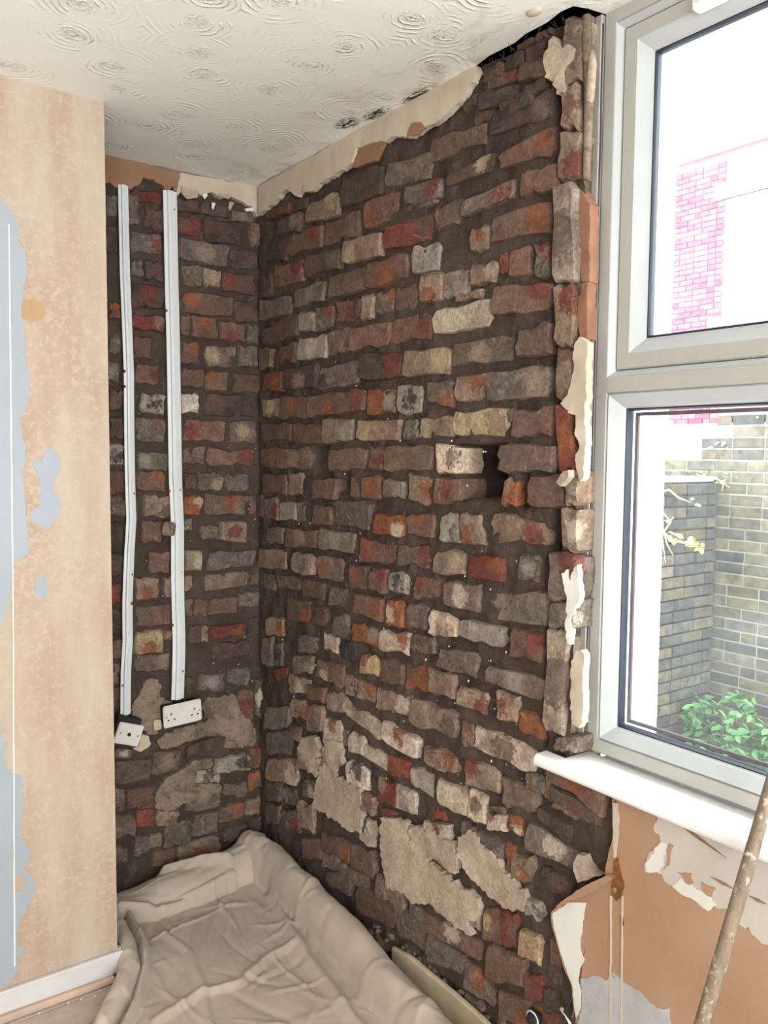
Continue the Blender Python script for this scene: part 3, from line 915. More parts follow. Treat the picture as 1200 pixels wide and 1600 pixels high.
PL = [(955, 1236), (958, 1270), (957, 1310), (950, 1340), (945, 1368), (920, 1385), (886, 1402), (872, 1414), (861, 1425), (862, 1445), (870, 1475), (880, 1510), (893, 1540), (896, 1580), (892, 1600)]
uv = torn([Vector((onR(a, b, -.016).y, onR(a, b, -.016).z)) for a, b in PL], .003, .012)[:-8]
uv = [p for p in uv if p.y > .22] + [Vector((-1.575, .22)), Vector((-1.57, .01)), Vector((-4.6, .01)), Vector((-4.6, .845)), Vector((-1.66, .845))]
o = child(slab('wall_plaster', 'R', uv, .016, .03, M['pink_low'], None, .0), wall_right); tag(o, 'bare brown plaster with scraped paint below the window')
def ov(name, pts, m, lab=None, fr=.0175, th=.0015, jit=.006, step=.008): return pr(name, pts, fr, th, m, lab, jit=jit, step=step)
ov('paint_patch', [(863, 1428), (886, 1410), (915, 1411), (910, 1440), (906, 1480), (913, 1500), (905, 1515), (903, 1530), (908, 1550), (907, 1575), (900, 1592), (897, 1575), (894, 1540), (882, 1508), (871, 1470), (865, 1450)], 'white_paint', 'chalky white paint along the torn plaster edge', jit=.003)
ov('paint_patch', [(906, 1530), (930, 1525), (945, 1532), (958, 1520), (975, 1535), (990, 1545), (1010, 1560), (1025, 1575), (1045, 1575), (1052, 1640), (905, 1640), (902, 1595), (909, 1575), (909, 1550)], 'grey_old', 'old grey paint at the foot of the window wall')
ov('paint_patch', [(1030, 1262), (1100, 1290), (1260, 1350), (1300, 1480), (1230, 1490), (1205, 1472), (1182, 1466), (1170, 1448), (1150, 1442), (1140, 1425), (1122, 1420), (1112, 1412), (1098, 1420), (1076, 1398), (1052, 1385), (1034, 1366), (1008, 1362), (1006, 1352), (1020, 1330), (1032, 1318), (1022, 1300), (1024, 1285)], 'beige_paint', 'dull beige paint left under the windowsill', jit=.012)
ov('paint_patch', [(1012, 1345), (1022, 1325), (1040, 1318), (1048, 1330), (1036, 1345), (1030, 1362), (1010, 1362)], 'white_paint', fr=.0185, jit=.01)
ov('paint_patch', [(1050, 1385), (1072, 1378), (1095, 1392), (1112, 1398), (1120, 1415), (1106, 1424), (1086, 1408), (1065, 1398)], 'white_paint', fr=.0185, jit=.01)
for P in ([(1058, 1363), (1080, 1365), (1084, 1380), (1070, 1380)], [(1096, 1378), (1118, 1388), (1112, 1402), (1098, 1394)], [(1046, 1318), (1052, 1322), (1046, 1352), (1036, 1360)]):
    ov('bare_patch', P, 'pink_low', fr=.0192, jit=.008)
for a, b, c_, d in ((1046, 1276, 1135, 1341), (1110, 1370, 1148, 1390), (1170, 1400, 1197, 1413), (975, 1250, 1040, 1277)):
    ov('scratch', [(a, b), ((a+c_)/2, (b+d)/2-2), (c_, d), ((a+c_)/2-1, (b+d)/2+2.5)], 'brownp', fr=.0196, jit=.001)
ov('dark_crack', [(968, 1246), (1000, 1256), (1034, 1272), (1030, 1276), (1000, 1264), (970, 1252)], 'metal', fr=.019, jit=.004)
# corner bead lines with rust
for x0, x1 in ((953, 955), (971, 973)):
    ov('bead_line', [(x0, 1400), (x1, 1400), (x1+(-1 if x0 < 960 else -2), 1600), (x0+(-1 if x0 < 960 else -2), 1600)], 'cream', fr=.0186, th=.003, jit=.0015)
ov('bead_line', [(957, 1255), (966, 1255), (967, 1300), (962, 1340), (958, 1340)], 'cream', fr=.018, jit=.003)
ov('rust_stain', [(958, 1345), (966, 1340), (970, 1362), (975, 1380), (972, 1400), (962, 1408), (955, 1398), (956, 1370)], 'rust', 'rust stain round a nail head', jit=.003)
ov('rust_stain', [(960, 1250), (965, 1256), (965, 1280), (960, 1278)], 'rust', jit=.002); ov('rust_stain', [(969, 1432), (973, 1430), (975, 1442), (971, 1452)], 'rust', jit=.001)
bm = bmesh.new(); q = onR(960, 1390, -.019); bmesh.ops.create_icosphere(bm, subdivisions=2, radius=.006, matrix=Matrix.Translation(q) @ Matrix.Diagonal((.5, 1, 1, 1))); child(bm_obj('nail', bm, M['metal'], None, True), wall_right)
pr('plaster_lip', G1([(985, 720), (975, 640), (1000, 590), (1040, 600), (1060, 650), (1090, 690), (1130, 720), (1060, 745), (1000, 760)]), .018, .02, 'skim')
pr('plaster_lip', [(868, 1416), (900, 1392), (925, 1378), (950, 1368), (957, 1372), (930, 1392), (900, 1405), (884, 1412)], .030, .02, 'pink_low', jit=.002)

# ------------------------------------------------------------------ chimney breast paint
def pc(pts, m, lab=None, fr=.0012, th=.0012, jit=.004, name='paint_patch', step=.010):
    o = patch(name, 'C', pts, fr, th, M[m], None, jit, step); o.parent = wall_left; o.matrix_parent_inverse = wall_left.matrix_world.inverted()
    if lab: tag(o, lab)
pc([(-420, 380), (-330, 300), (-200, 310), (-90, 285), (0, 308), (8, 318), (30, 350), (32, 365), (27, 375), (40, 395), (43, 420), (36, 455), (33, 480), (38, 520), (40, 565), (48, 590), (46, 620), (38, 645), (30, 655), (35, 680), (40, 700), (40, 720), (34, 740), (38, 760), (40, 800), (43, 830), (46, 860), (30, 875), (18, 890), (15, 940), (8, 960), (0, 985), (-60, 1000), (-160, 1050), (-300, 1030), (-420, 1060)], 'grey_paint', 'pale grey paint left down the edge of the plaster')
pc([(70, 700), (85, 702), (95, 720), (92, 740), (83, 750), (85, 770), (95, 780), (93, 800), (80, 822), (70, 828), (60, 820), (45, 812), (48, 800), (62, 790), (65, 770), (60, 745), (50, 725), (55, 715), (65, 720)], 'grey_paint', jit=.003)
pc([(55, 900), (72, 900), (77, 925), (70, 935), (55, 930)], 'grey_paint', jit=.002)
pc([(-420, 1130), (-250, 1150), (-120, 1120), (0, 1135), (5, 1150), (10, 1200), (35, 1215), (37, 1260), (30, 1300), (50, 1335), (35, 1355), (45, 1365), (57, 1380), (55, 1395), (40, 1425), (30, 1440), (24, 1460), (35, 1490), (20, 1530), (0, 1542), (-60, 1562), (-200, 1600), (-420, 1690)], 'grey_paint', 'pale blue grey paint above the skirting', jit=.008)
pc([(18, 1378), (30, 1366), (40, 1372), (38, 1390), (22, 1396)], 'pink', fr=.002, jit=.003)
pc([(36, 470), (52, 466), (68, 474), (73, 490), (62, 502), (48, 504), (34, 494)], 'tan', 'tan repair patch on the pink plaster', jit=.001)
pc([(13, 350), (15, 350), (22, 1000), (24, 1510), (22, 1510), (20, 1000)], 'white_paint', fr=.0022, th=.0015, jit=.001, name='scratch_line', step=.02)

# ------------------------------------------------------------------ ceiling, floor, rest of the room
bm = bmesh.new()
cp = [(-3.9, .06), (-3.9, -4.75), (.07, -4.75), (.07, -1.545), (.04, -1.54), (.0, -1.534), (-.036, -1.522), (-.04, -1.49), (-.03, -1.44), (-.032, -1.38), (-.022, -1.33), (-.026, -1.25), (-.014, -1.18), (-.016, -1.08), (-.004, -1.0), (.01, -.95), (.04, -.9), (.04, .06)]
low = [bm.verts.new((x, y, H)) for x, y in cp]; up = [bm.verts.new((x, y, H+.022)) for x, y in cp]
f1 = bm.faces.new(low); f2 = bm.faces.new(up)
for i in range(len(cp)): bm.faces.new((low[i], low[(i+1) % len(cp)], up[(i+1) % len(cp)], up[i]))
bmesh.ops.triangulate(bm, faces=[f1, f2], ngon_method='EAR_CLIP')
ceiling = structure(bm_obj('ceiling', bm, M['ceiling']), 'white swirled textured ceiling with mould by the window')
bm = bmesh.new(); rr = random.Random(8)
for i in range(60):
    y = -1.0-.52*rr.random(); p = Vector((-.012-.02*((-y-1)/.52), y, H+.012)); tube(bm, [p, p+Vector((rr.uniform(-.012, .03), rr.uniform(-.03, .03), rr.uniform(-.03, .0)))], [.0012, .0006], 4)
fr = bm_obj('lath_fibres', bm, M['mortar'], ceiling); fr['kind'] = 'stuff'
q = ceil_pt(835, 17); bm = bmesh.new(); bmesh.ops.create_icosphere(bm, subdivisions=2, radius=.014, matrix=Matrix.Translation(q+Vector((0, 0, -.002))) @ Matrix.Diagonal((1, 1.4, .5, 1)))
bm_obj('paint_blister', bm, M['cream'], ceiling, True)
structure(box('roof_void', (-4.0, -4.8, 2.7), (.3, .25, 2.75), M['slate']))
floor = structure(empty('floor', (-1.9, -2.3, 0)), 'dusty timber floorboards')
bme = bmesh.new(); add_box(bme, (-1.9, -.056, -.022), (1.9, .056, 0), .002); me = bpy.data.meshes.new('floorboard'); bme.to_mesh(me); bme.free(); me.materials.append(M['board'])
for i in range(40):
    o = bpy.data.objects.new('floorboard', me); col.objects.link(o); o.parent = floor; o.location = (rr.uniform(-.01, .01), 2.24-i*.1155, 0)
child(box('subfloor', (-3.9, -4.75, -.08), (.06, .05, -.03), M['slate']), floor)
wf = structure(empty('wall_front', (-1.9, -4.7, 0)))
for lo, hi in (((-3.9, -4.85, 0), (-3.0, -4.7, 2.6)), ((-.4, -4.85, 0), (.3, -4.7, 2.6)), ((-3.0, -4.85, 0), (-.4, -4.7, .3)), ((-3.0, -4.85, 2.4), (-.4, -4.7, 2.6))): child(box('wall_panel', lo, hi, M['white_wall']), wf)
structure(box('wall_side', (-4.0, -4.85, 0), (-3.6, .1, 2.6), M['white_wall']))
bb = structure(empty('baseboard_left', (-1.9, CHY, 0)), 'white painted skirting under the pink plaster')
child(box('skirting_board', (-3.6, CHY-.016, .02), (-.672, CHY, .083), M['skirt'], None, .003), bb)
child(box('quadrant_bead', (-3.6, CHY-.032, 0), (-.70, CHY, .022), M['bead'], None, .006), bb)
child(box('skirting_return', (-.690, CHY, .02), (-.672, CHY+.02, .083), M['skirt'], None, .002), bb)
bm = bmesh.new()
for i in range(40):
    px = rr.uniform(0, 165); py = 1585-px*.33+rr.uniform(0, 22); p = onF(px, py, .001)
    if p.y > CHY-.034: continue
    bmesh.ops.create_icosphere(bm, subdivisions=1, radius=rr.uniform(.0012, .004), matrix=Matrix.Translation(p))
g = bm_obj('grit', bm, M['white_paint'], None); child(g, floor); g['kind'] = 'stuff'

# ------------------------------------------------------------------ window
win = structure(empty('window_1', (.05, -2.23, .87)), 'white upvc window with top vent above fixed pane')
def ring(name, y0, y1, z0, z1, prof, mat, parent):
    v = []; f = []
    for ins, x in prof: v += [(x, y0-ins, z0+ins), (x, y1+ins, z0+ins), (x, y1+ins, z1-ins), (x, y0-ins, z1-ins)]
    for r in range(len(prof)-1):
        for k in range(4): a, b = 4*r+k, 4*r+(k+1) % 4; f.append((a, b, b+4, a+4))
    bm = bmesh.new(); bm.from_mesh(mesh('t', v, f)); return child(bm_obj(name, bm, mat, None), parent)
YL, YR = -1.540, -2.92
ring('frame', YL, YR, .872, 2.503, [(0, .10), (0, .048), (.003, .045), (.030, .045), (.031, .05), (.031, .10)], M['upvc'], win)
child(box('transom', (.045, YR+.03, 1.684), (.10, YL-.03, 1.720), M['upvc'], None, .002), win)
ring('glazing_bead', YL-.031, YR+.031, .903, 1.684, [(0, .052), (.004, .048), (.030, .066), (.034, .072), (.034, .09)], M['bright'], win)
ring('rebate_bevel', YL-.031, YR+.031, 1.720, 2.470, [(0, .047), (.012, .060), (.012, .085)], M['bright'], win)
sash = ring('sash', YL-.045, YR+.045, 1.734, 2.456, [(0, .085), (0, .060), (.003, .056), (.034, .056)], M['upvc'], win)
ring('glazing_bead', YL-.045-.034, YR+.045+.034, 1.734+.034, 2.456-.034, [(0, .056), (.030, .076), (.032, .09)], M['bright'], win)
ring('gasket', YL-.045-.064, YR+.045+.064, 1.734+.064, 2.456-.064, [(0, .0765), (.004, .075), (.006, .08), (.006, .092)], M['gasket'], win)
ring('gasket', YL-.044, YR+.044, 1.733, 2.457, [(0, .075), (.0015, .066), (.002, .075)], M['gasket'], win)
ring('gasket', YL-.031-.033, YR+.031+.033, .903+.033, 1.684-.033, [(0, .0725), (.004, .071), (.006, .078), (.006, .092)], M['gasket'], win)
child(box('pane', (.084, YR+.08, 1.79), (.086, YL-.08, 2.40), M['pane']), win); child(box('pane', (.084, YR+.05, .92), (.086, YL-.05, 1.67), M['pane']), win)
ring('spacer_bar', YL-.031-.042, YR+.031+.042, .903+.042, 1.684-.042, [(0, .094), (.008, .094), (.008, .10)], M['seal'], win)
child(box('outer_frame', (.10, YL-.035, .872), (.12, YL, 2.503), M['upvc']), win); child(box('outer_frame', (.10, YR, .872), (.12, YR+.05, 2.503), M['upvc']), win)
child(box('outer_frame', (.10, YR, .85), (.12, YL, .905), M['upvc']), win)
child(box('cover_trim', (.036, -1.5385, .868), (.07, -1.5195, 2.50), M['trim'], None, .002), win)
bm = bmesh.new(); sp = []
for i in range(40):
    t = i/39; sp.append((.0405+.0005*math.sin(i), -1.5392+.0012*noise.noise(Vector((0, 0, t*9))), .88+t*1.60))
tube(bm, sp, .0021, 6); child(bm_obj('sealant_line', bm, M['seal'], None, True), win)
hq = hit(1112, 6, 0, .05); hd = child(box('handle_base', (.028, hq.y-.035, hq.z-.008), (.056, hq.y+.03, hq.z+.02), M['gloss'], None, .004, 2), win)
child(box('handle_lever', (.022, hq.y-.03, hq.z+.004), (.03, hq.y+.025, hq.z+.014), M['pvc'], None, .003, 2), win)
# windowsill board with a rounded nose and a horn at the left end
bm = bmesh.new(); nose = [(-.049, 0), (-.054, .004), (-.057, .010), (-.057, .018), (-.054, .025), (-.048, .029)]
sec = lambda xb: [(xb, 0)] + nose + [(xb, .029)]
rows_ = []
for y, xb in ((-1.474, -.016), (-1.532, -.016), (-1.533, .062), (-2.95, .062)): rows_.append([bm.verts.new((x, y, .831+z)) for x, z in sec(xb)])
for a, b in zip(rows_, rows_[1:]):
    for k in range(len(a)): bm.faces.new((a[k], a[(k+1) % len(a)], b[(k+1) % len(a)], b[k]))
bm.faces.new(rows_[0]); bm.faces.new(rows_[-1][::-1])
sill = structure(bm_obj('trim_1', bm, M['gloss']), 'white painted windowsill board with rounded nose')

# ------------------------------------------------------------------ cable capping
def capping(label, pts, wid, wl, nails):
    P = [onB(x, y, -.022) for x, y in pts]
    root = empty('cable_capping', (P[-1].x, -.02, P[-1].z)); tag(root, label, 'cable capping', 'white cable capping up the alcove wall')
    sec = [(-.5, 0), (-.5, .003), (-.26, .0045), (-.22, .012), (-.04, .013), (.0, .011), (.04, .013), (.22, .012), (.26, .0045), (.5, .003), (.5, 0)]
    Q = []
    for i in range(len(P)-1):
        for k in range(6): Q.append(P[i].lerp(P[i+1], k/6))
    Q.append(P[-1]); bm = bmesh.new(); rg = []
    for i, p in enumerate(Q):
        ww = wid + (wl-wid)*i/(len(Q)-1); jy = .004*noise.noise(Vector((p.x*3, 0, p.z*3)))
        rg.append([bm.verts.new((p.x+u*ww, p.y-d-jy, p.z)) for u, d in sec])
    for a, b in zip(rg, rg[1:]):
        for k in range(len(a)): bm.faces.new((a[k], a[(k+1) % len(a)], b[(k+1) % len(a)], b[k]))
    bm.faces.new(rg[0]); bm.faces.new(rg[-1]); child(bm_obj('channel', bm, M['pvc'], None), root)
    for x, y in nails:
        p = onB(x, y, -.028); bm = bmesh.new(); bmesh.ops.create_cone(bm, cap_ends=True, segments=8, radius1=.0055, radius2=.0035, depth=.005, matrix=Matrix.Translation(p) @ Matrix.Rotation(math.pi/2, 4, 'X')); child(bm_obj('nail', bm, M['rust'], None), root)
    return root
capping('narrow white cable capping nailed above the blank plate', [(192, 290), (195, 430), (198, 505), (201, 580), (203, 750), (205, 812), (202, 862), (199, 940), (199, 1000), (196, 1050), (195.5, 1116)], .033, .035,
        [(197, 351), (195, 580), (203, 582), (195, 604), (209, 771), (206, 898), (206, 943), (192, 1071)])
capping('wide white cable capping nailed above the double socket', [(265, 299), (268, 430), (270.5, 560), (271.5, 612), (274, 750), (277, 825), (277, 900), (278.5, 975), (279, 1010), (277, 1092)], .048, .046,
        [(272, 327), (260, 485), (265, 767), (281, 766), (283, 894), (270, 977), (285, 1049)])
p = onB(263, 826, -.036); bm = bmesh.new(); bmesh.ops.create_cube(bm, size=1, matrix=Matrix.Translation(p) @ Matrix.Rotation(.25, 4, 'Y') @ Matrix.Diagonal((.042, .026, .048, 1))); bmesh.ops.bevel(bm, geom=bm.edges[:], offset=.007, segments=1, affect='EDGES')
for v in bm.verts: v.co += Vector([noise.noise(v.co*90+Vector((k*5, 0, 0)))*.004 for k in range(3)])
tag(bm_obj('mortar_chunk', bm, M['skim_dark']), 'brown mortar chunk stuck beside the wide cable capping', 'mortar')

# ------------------------------------------------------------------ double socket and blank plate
def plate_frame(cor, y):
    Q = [onB(a, b, y) for a, b in cor]; c = sum(Q, Vector())/4
    ux = ((Q[1]-Q[0])+(Q[2]-Q[3])).normalized(); uz = ((Q[0]-Q[3])+(Q[1]-Q[2])); uz = (uz-ux*uz.dot(ux)).normalized(); un = ux.cross(uz)
    return c, ux, uz, un, ((Q[1]-Q[0]).length+(Q[2]-Q[3]).length)/2, ((Q[0]-Q[3]).length+(Q[1]-Q[2]).length)/2
def placed(name, fn, mat, root, mw, smooth=False):
    bm = bmesh.new(); fn(bm); o = bm_obj(name, bm, mat, root, smooth); return o
def slot(bm, x, z, w_, h_, y=-.0101, d=.0008): add_box(bm, (x-w_/2, y-d, z-h_/2), (x+w_/2, y+.004, z+h_/2))
def rootmat(root, c, ux, uz, un): root.matrix_world = Matrix(((ux.x, -un.x, uz.x, c.x), (ux.y, -un.y, uz.y, c.y), (ux.z, -un.z, uz.z, c.z), (0, 0, 0, 1)))
cor = [(255.5, 1104.5), (314, 1089.5), (313, 1125), (253, 1137.5)]
c, ux, uz, un, W_, H_ = plate_frame(cor, -.058)
s = tag(empty('double_socket', c), 'white double wall socket hanging crooked under the wide capping', 'socket'); rootmat(s, c, ux, uz, un)
def dished(bm, w_, h_, d=.010, r=.004): add_box(bm, (-w_/2, -d, -h_/2), (w_/2, 0, h_/2), r, 2)
placed('face_plate', lambda b: dished(b, W_, H_), M['plate'], s, None)
placed('back_box', lambda b: add_box(b, (-W_/2+.006, 0, -H_/2+.006), (W_/2-.006, .038, H_/2-.006), .002), M['black'], s, None)
placed('rocker_switch', lambda b: add_box(b, (-.016, -.0125, .010), (-.0005, -.009, .029), .0012), M['plate'], s, None)
placed('rocker_switch', lambda b: add_box(b, (.0005, -.0118, .010), (.016, -.009, .029), .0012), M['plate'], s, None)
for sx in (-1, 1):
    for dx, dz, a, b_ in ((0, .012, .004, .0085), (-.011, -.008, .007, .0045), (.011, -.008, .007, .0045)):
        placed('pin_hole', lambda b: slot(b, sx*.043+dx, dz-.004, a, b_), M['black'], s, None)
for sx in (-1, 1): placed('screw', lambda b: bmesh.ops.create_cone(b, cap_ends=True, segments=10, radius1=.003, radius2=.003, depth=.002, matrix=Matrix.Translation((sx*.0605, -.0103, 0)) @ Matrix.Rotation(math.pi/2, 4, 'X')), M['metal'], s, None)
cor = [(185.5, 1127), (223, 1133.5), (216, 1166), (177, 1160)]
c, ux, uz, un, W2, H2 = plate_frame(cor, -.058)
s = tag(empty('blank_plate', c), 'small white flex outlet plate hanging askew under the narrow capping', 'outlet plate'); rootmat(s, c, ux, uz, un)
placed('face_plate', lambda b: dished(b, W2, H2, .008, .003), M['plate'], s, None)
placed('back_box', lambda b: add_box(b, (-W2/2-.004, .004, -H2/2+.01), (W2/2-.010, .040, H2/2+.018), .003), M['black'], s, None)
def disc(b, x, r): bmesh.ops.create_cone(b, cap_ends=True, segments=14, radius1=r, radius2=r, depth=.003, matrix=Matrix.Translation((x, -.008, 0)) @ Matrix.Rotation(math.pi/2, 4, 'X'))
placed('cable_hole', lambda b: disc(b, 0, .0066), M['black'], s, None)
for sx in (-1, 1): placed('screw', lambda b: disc(b, sx*.031, .003), M['metal'], s, None)

# ------------------------------------------------------------------ dust sheet
def seg_dist(x, y, pl):
    best = 9; bt = 0; side = 0; tot = 0
    for (a, b), (c, d) in zip(pl, pl[1:]):
        dx, dy = c-a, d-b; L = math.hypot(dx, dy); t = max(0, min(1, ((x-a)*dx+(y-b)*dy)/(L*L)))
        q = math.hypot(x-a-dx*t, y-b-dy*t)
        if q < best: best = q; bt = tot+t*L; side = (x-a)*dy-(y-b)*dx
        tot += L
    return best, bt/tot, (1 if side > 0 else -1)
RIDGES = [  # polyline, half width, height at start, height at end, profile
    ([(-.085, -.075), (-.056, -.22), (-.070, -.5), (-.090, -.8), (-.122, -1.1), (-.150, -1.4), (-.2, -1.8)], .060, .135, .085, 'roll'),
    ([(-.62, -.10), (-.5, -.115), (-.36, -.12), (-.24, -.115), (-.12, -.105), (-.06, -.06)], .085, .050, .105, 'roll'),
    ([(-.625, -.05), (-.615, -.12)], .045, .12, .09, 'roll'),
    ([(-.60, -.175), (-.46, -.215), (-.33, -.205), (-.2, -.19)], .020, .045, .018, 'fold'),
    ([(-.40, -.06), (-.30, -.10), (-.20, -.14)], .030, .035, .02, 'fold'),
    ([(-.640, -.24), (-.640, -.36), (-.665, -.47), (-.725, -.56), (-.80, -.64)], .034, .085, .040, 'roll'),
    ([(-.585, -.22), (-.585, -.36), (-.62, -.48), (-.69, -.60), (-.80, -.74)], .022, .060, .026, 'fold'),
    ([(-.67, -.70), (-.54, -.66), (-.42, -.68), (-.30, -.62), (-.20, -.60)], .026, .013, .010, 'fold'),
    ([(-.12, -.32), (-.17, -.55), (-.21, -.80), (-.25, -1.1), (-.3, -1.4)], .030, .016, .022, 'fold'),
    ([(-.50, -.32), (-.48, -.46), (-.51, -.62), (-.58, -.85)], .022, .008, .010, 'fold')]
cr = random.Random(21); CREASE = []
for _ in range(105):
    x, y = cr.uniform(-.9, -.02), cr.uniform(-1.4, -.02); a = cr.choice((0.25, 1.35, 1.9, 2.7, .8))+cr.uniform(-.35, .35); L = cr.uniform(.09, .34)
    CREASE.append((x, y, math.cos(a), math.sin(a), L, cr.uniform(.008, .022), cr.choice((1, 1, -1))*cr.uniform(.002, .0062)))
def sheet_h(x, y):
    h = .012 + .008*noise.noise(Vector((x*3.5, y*3.5, 1))) + .003*noise.noise(Vector((x*10, y*9, 5))) + .0009*noise.noise(Vector((x*45, y*41, 2)))
    wx = x + .012*noise.noise(Vector((x*7, y*7, 31))); wy = y + .012*noise.noise(Vector((x*7, y*7, 57)))
    for cx, cy, ca, sa, L, wd, A in CREASE:
        u = (wx-cx)*ca+(wy-cy)*sa
        if abs(u) > L: continue
        q = abs(-(wx-cx)*sa+(wy-cy)*ca); ww = wd*(1.2-.6*abs(u)/L)
        if q < ww: h += A*(1-q/ww)*(1-(u/L)**2)
    wob = .010*noise.noise(Vector((x*7, y*7, 11)))
    top = 0
    for pl, wd, h0, h1, kind in RIDGES:
        d, t, sd = seg_dist(x+wob, y+wob*.8, pl); hh = h0+(h1-h0)*t; hh *= 1+.10*noise.noise(Vector((x*9, y*9, 4+wd*50)))
        if d < wd:
            if kind == 'roll': k = hh*math.sqrt(max(0, 1-(d/wd)**2)); top = max(top, k)
            else: h += hh*(1-d/wd)**1.3 if sd > 0 else hh*(math.cos(math.pi*d/wd)+1)/2
    return max(.004, h + top)
def interp(t, tab):
    for (a, va), (b, vb) in zip(tab, tab[1:]):
        if a >= t >= b: return va+(vb-va)*(t-a)/(b-a)
    return tab[-1][1]
LEFT = [(0, -.672), (-.405, -.672), (-.44, -.680), (-.462, -.700), (-.6, -.810), (-.8, -.93), (-1.2, -1.02), (-1.8, -1.0)]
RIGHT = [(0, -.014), (-.12, -.014), (-.5, -.020), (-.8, -.024), (-.9, -.038), (-1.1, -.050), (-1.4, -.064), (-1.8, -.085)]
NY, NX = 400, 190; v = []; f = []
for j in range(NY+1):
    y = -.016 - 1.7*j/NY
    xl = interp(y, LEFT)+.006*noise.noise(Vector((0, y*12, 0))); xr = interp(y, RIGHT)
    for i in range(NX+1):
        u = i/NX; x = xl+(xr-xl)*u; h = sheet_h(x, y)
        if u < .03: h = max(.003, h*(u/.03)**.5) if y < -.46 else h
        if y > -.46 and x < -.668: h = min(h, .1)
        v.append((x, y, h))
for j in range(NY):
    for i in range(NX):
        k = j*(NX+1)+i; f.append((k, k+NX+1, k+NX+2, k+1))
sheet = link('dust_sheet', mesh('dust_sheet', v, f), M['cloth'], None, True)
tag(sheet, 'beige cotton dust sheet spread and bunched over the alcove floor', 'dust sheet')
sm = sheet.modifiers.new('thickness', 'SOLIDIFY'); sm.thickness = .0018; sm.offset = 1

# ------------------------------------------------------------------ batten, rubble, cable, pole
bm = bmesh.new(); A = Vector((-.020, -.885, 0)); B = Vector((-.052, -1.62, 0)); d = (B-A).normalized(); nrm = Vector((d.y, -d.x, 0))
prof = [(0, .0), (0, .100), (.004, .106), (.012, .106), (.016, .100), (.016, 0)]; R_ = []
for i in range(9):
    p = A.lerp(B, i/8) + nrm*.003*math.sin(i*1.3)
    R_.append([bm.verts.new(p - nrm*a + Vector((0, 0, b*(1 if i else .8)))) for a, b in prof])
for a, b in zip(R_, R_[1:]):
    for k in range(len(a)): bm.faces.new((a[k], a[(k+1) % 6], b[(k+1) % 6], b[k]))
bm.faces.new(R_[0]); bm.faces.new(R_[-1][::-1])
tag(bm_obj('timber_batten', bm, M['wood']), 'cream painted timber strip on edge between dust sheet and wall', 'timber')
def stone_bm(r, sd):
    bm = bmesh.new(); bmesh.ops.create_icosphere(bm, subdivisions=1, radius=r); R2 = random.Random(sd)
    k = Vector((R2.uniform(.6, 1.3), R2.uniform(.6, 1.3), R2.uniform(.5, .9)))
    for v in bm.verts: v.co = Vector(v.co*k)*R2.uniform(.75, 1.2)
    return bm
v = []; f = []
for j in range(90):
    y = -.66-.95*j/89; xb = -.012-.034*max(0, (-.85-y))/.8
    for i in range(9):
        u = i/8; x = xb+.004+(.030-xb)*u; v.append((x, y, (.055+.03*u+.02*noise.noise(Vector((x*40, y*40, 0))))*(min(1, (-.64-y)/.1))))
for j in range(89):
    for i in range(8): k = j*9+i; f.append((k, k+1, k+10, k+9))
tag(link('rubble_heap', mesh('rubble_heap', v, f), M['rubble'], None, True), 'dusty brick rubble filling the gap behind the timber strip', 'rubble', kind='stuff')
smesh = []
for sd in range(5):
    bm = stone_bm(.010, sd); me = bpy.data.meshes.new('rubble_piece'); bm.to_mesh(me); bm.free(); me.materials.append(M['rubble']); smesh.append(me)
for i in range(42):
    y = -.72-.62*rr.random(); xb = -.012-.034*max(0, (-.85-y))/.8; u = rr.uniform(.2, .9); x = xb+(.012-xb)*u
    o = bpy.data.objects.new('rubble_piece', smesh[i % 5]); col.objects.link(o); o.location = (x, y, .075+.03*u); o.rotation_euler = (rr.uniform(0, 6), rr.uniform(0, 6), rr.uniform(0, 6)); k = rr.uniform(.6, 1.5); o.scale = (k, k, k)
    tag(o, 'small broken brick piece in the gap behind the timber strip', 'rubble', 'broken brick pieces along the foot of the brick wall')
q = onR(833, 1592, -.03); pe = tag(empty('pipe_stub', q), 'short black pipe end with pale rim at the foot of the brick wall', 'pipe')
bm = bmesh.new(); tube(bm, [Vector((.05, .01, -.03)), Vector((0, 0, 0)), Vector((-.008, -.004, .004))], [.018, .018, .014], 14); bm_obj('pipe', bm, M['black'], pe, True)
bm = bmesh.new(); R3 = [Vector((-.004, -.001, .002))+Vector((.0, math.cos(a)*.018, math.sin(a)*.018)) for a in [i*2*math.pi/16 for i in range(17)]]; tube(bm, R3, .0022, 5); bm_obj('rim', bm, M['pvc'], pe, True)
q0, q1, q2 = onR(877, 1576, -.03), onR(890, 1592, -.035), onR(905, 1625, -.04)
cb = tag(empty('cable', q1), 'black cable with a white sleeve beside the torn plaster edge', 'cable')
bm = bmesh.new(); tube(bm, [onR(893, 1560, -.02)-q1, q0-q1+Vector((-.004, -.014, .002)), Vector((-.002, -.012, 0)), q2-q1], .004, 6); bm_obj('sheath', bm, M['black'], cb, True)
bm = bmesh.new(); tube(bm, [q0-q1, (q0-q1)*.4, Vector((0, -.002, -.008)), q2-q1+Vector((0, .01, -.02))], .005, 6); bm_obj('sleeve', bm, M['gloss'], cb, True)
P1 = CAM+ray(1191, 1275)*1.455; P2 = CAM+ray(1103, 1580)*1.395; dv = (P2-P1); lo = P1+dv*((P1.z-.004)/-dv.z); hi = P1-dv*.42
bm = bmesh.new(); n = 24; pts = [hi.lerp(lo, i/n) for i in range(n+1)]
tube(bm, pts, [.0112+.0035*i/n+.0006*noise.noise(Vector((0, 0, i*.7))) for i in range(n+1)], 14)
pole = tag(bm_obj('wooden_pole', bm, M['pole'], None, True), 'worn paint-spotted wooden pole leaning on the windowsill', 'pole')

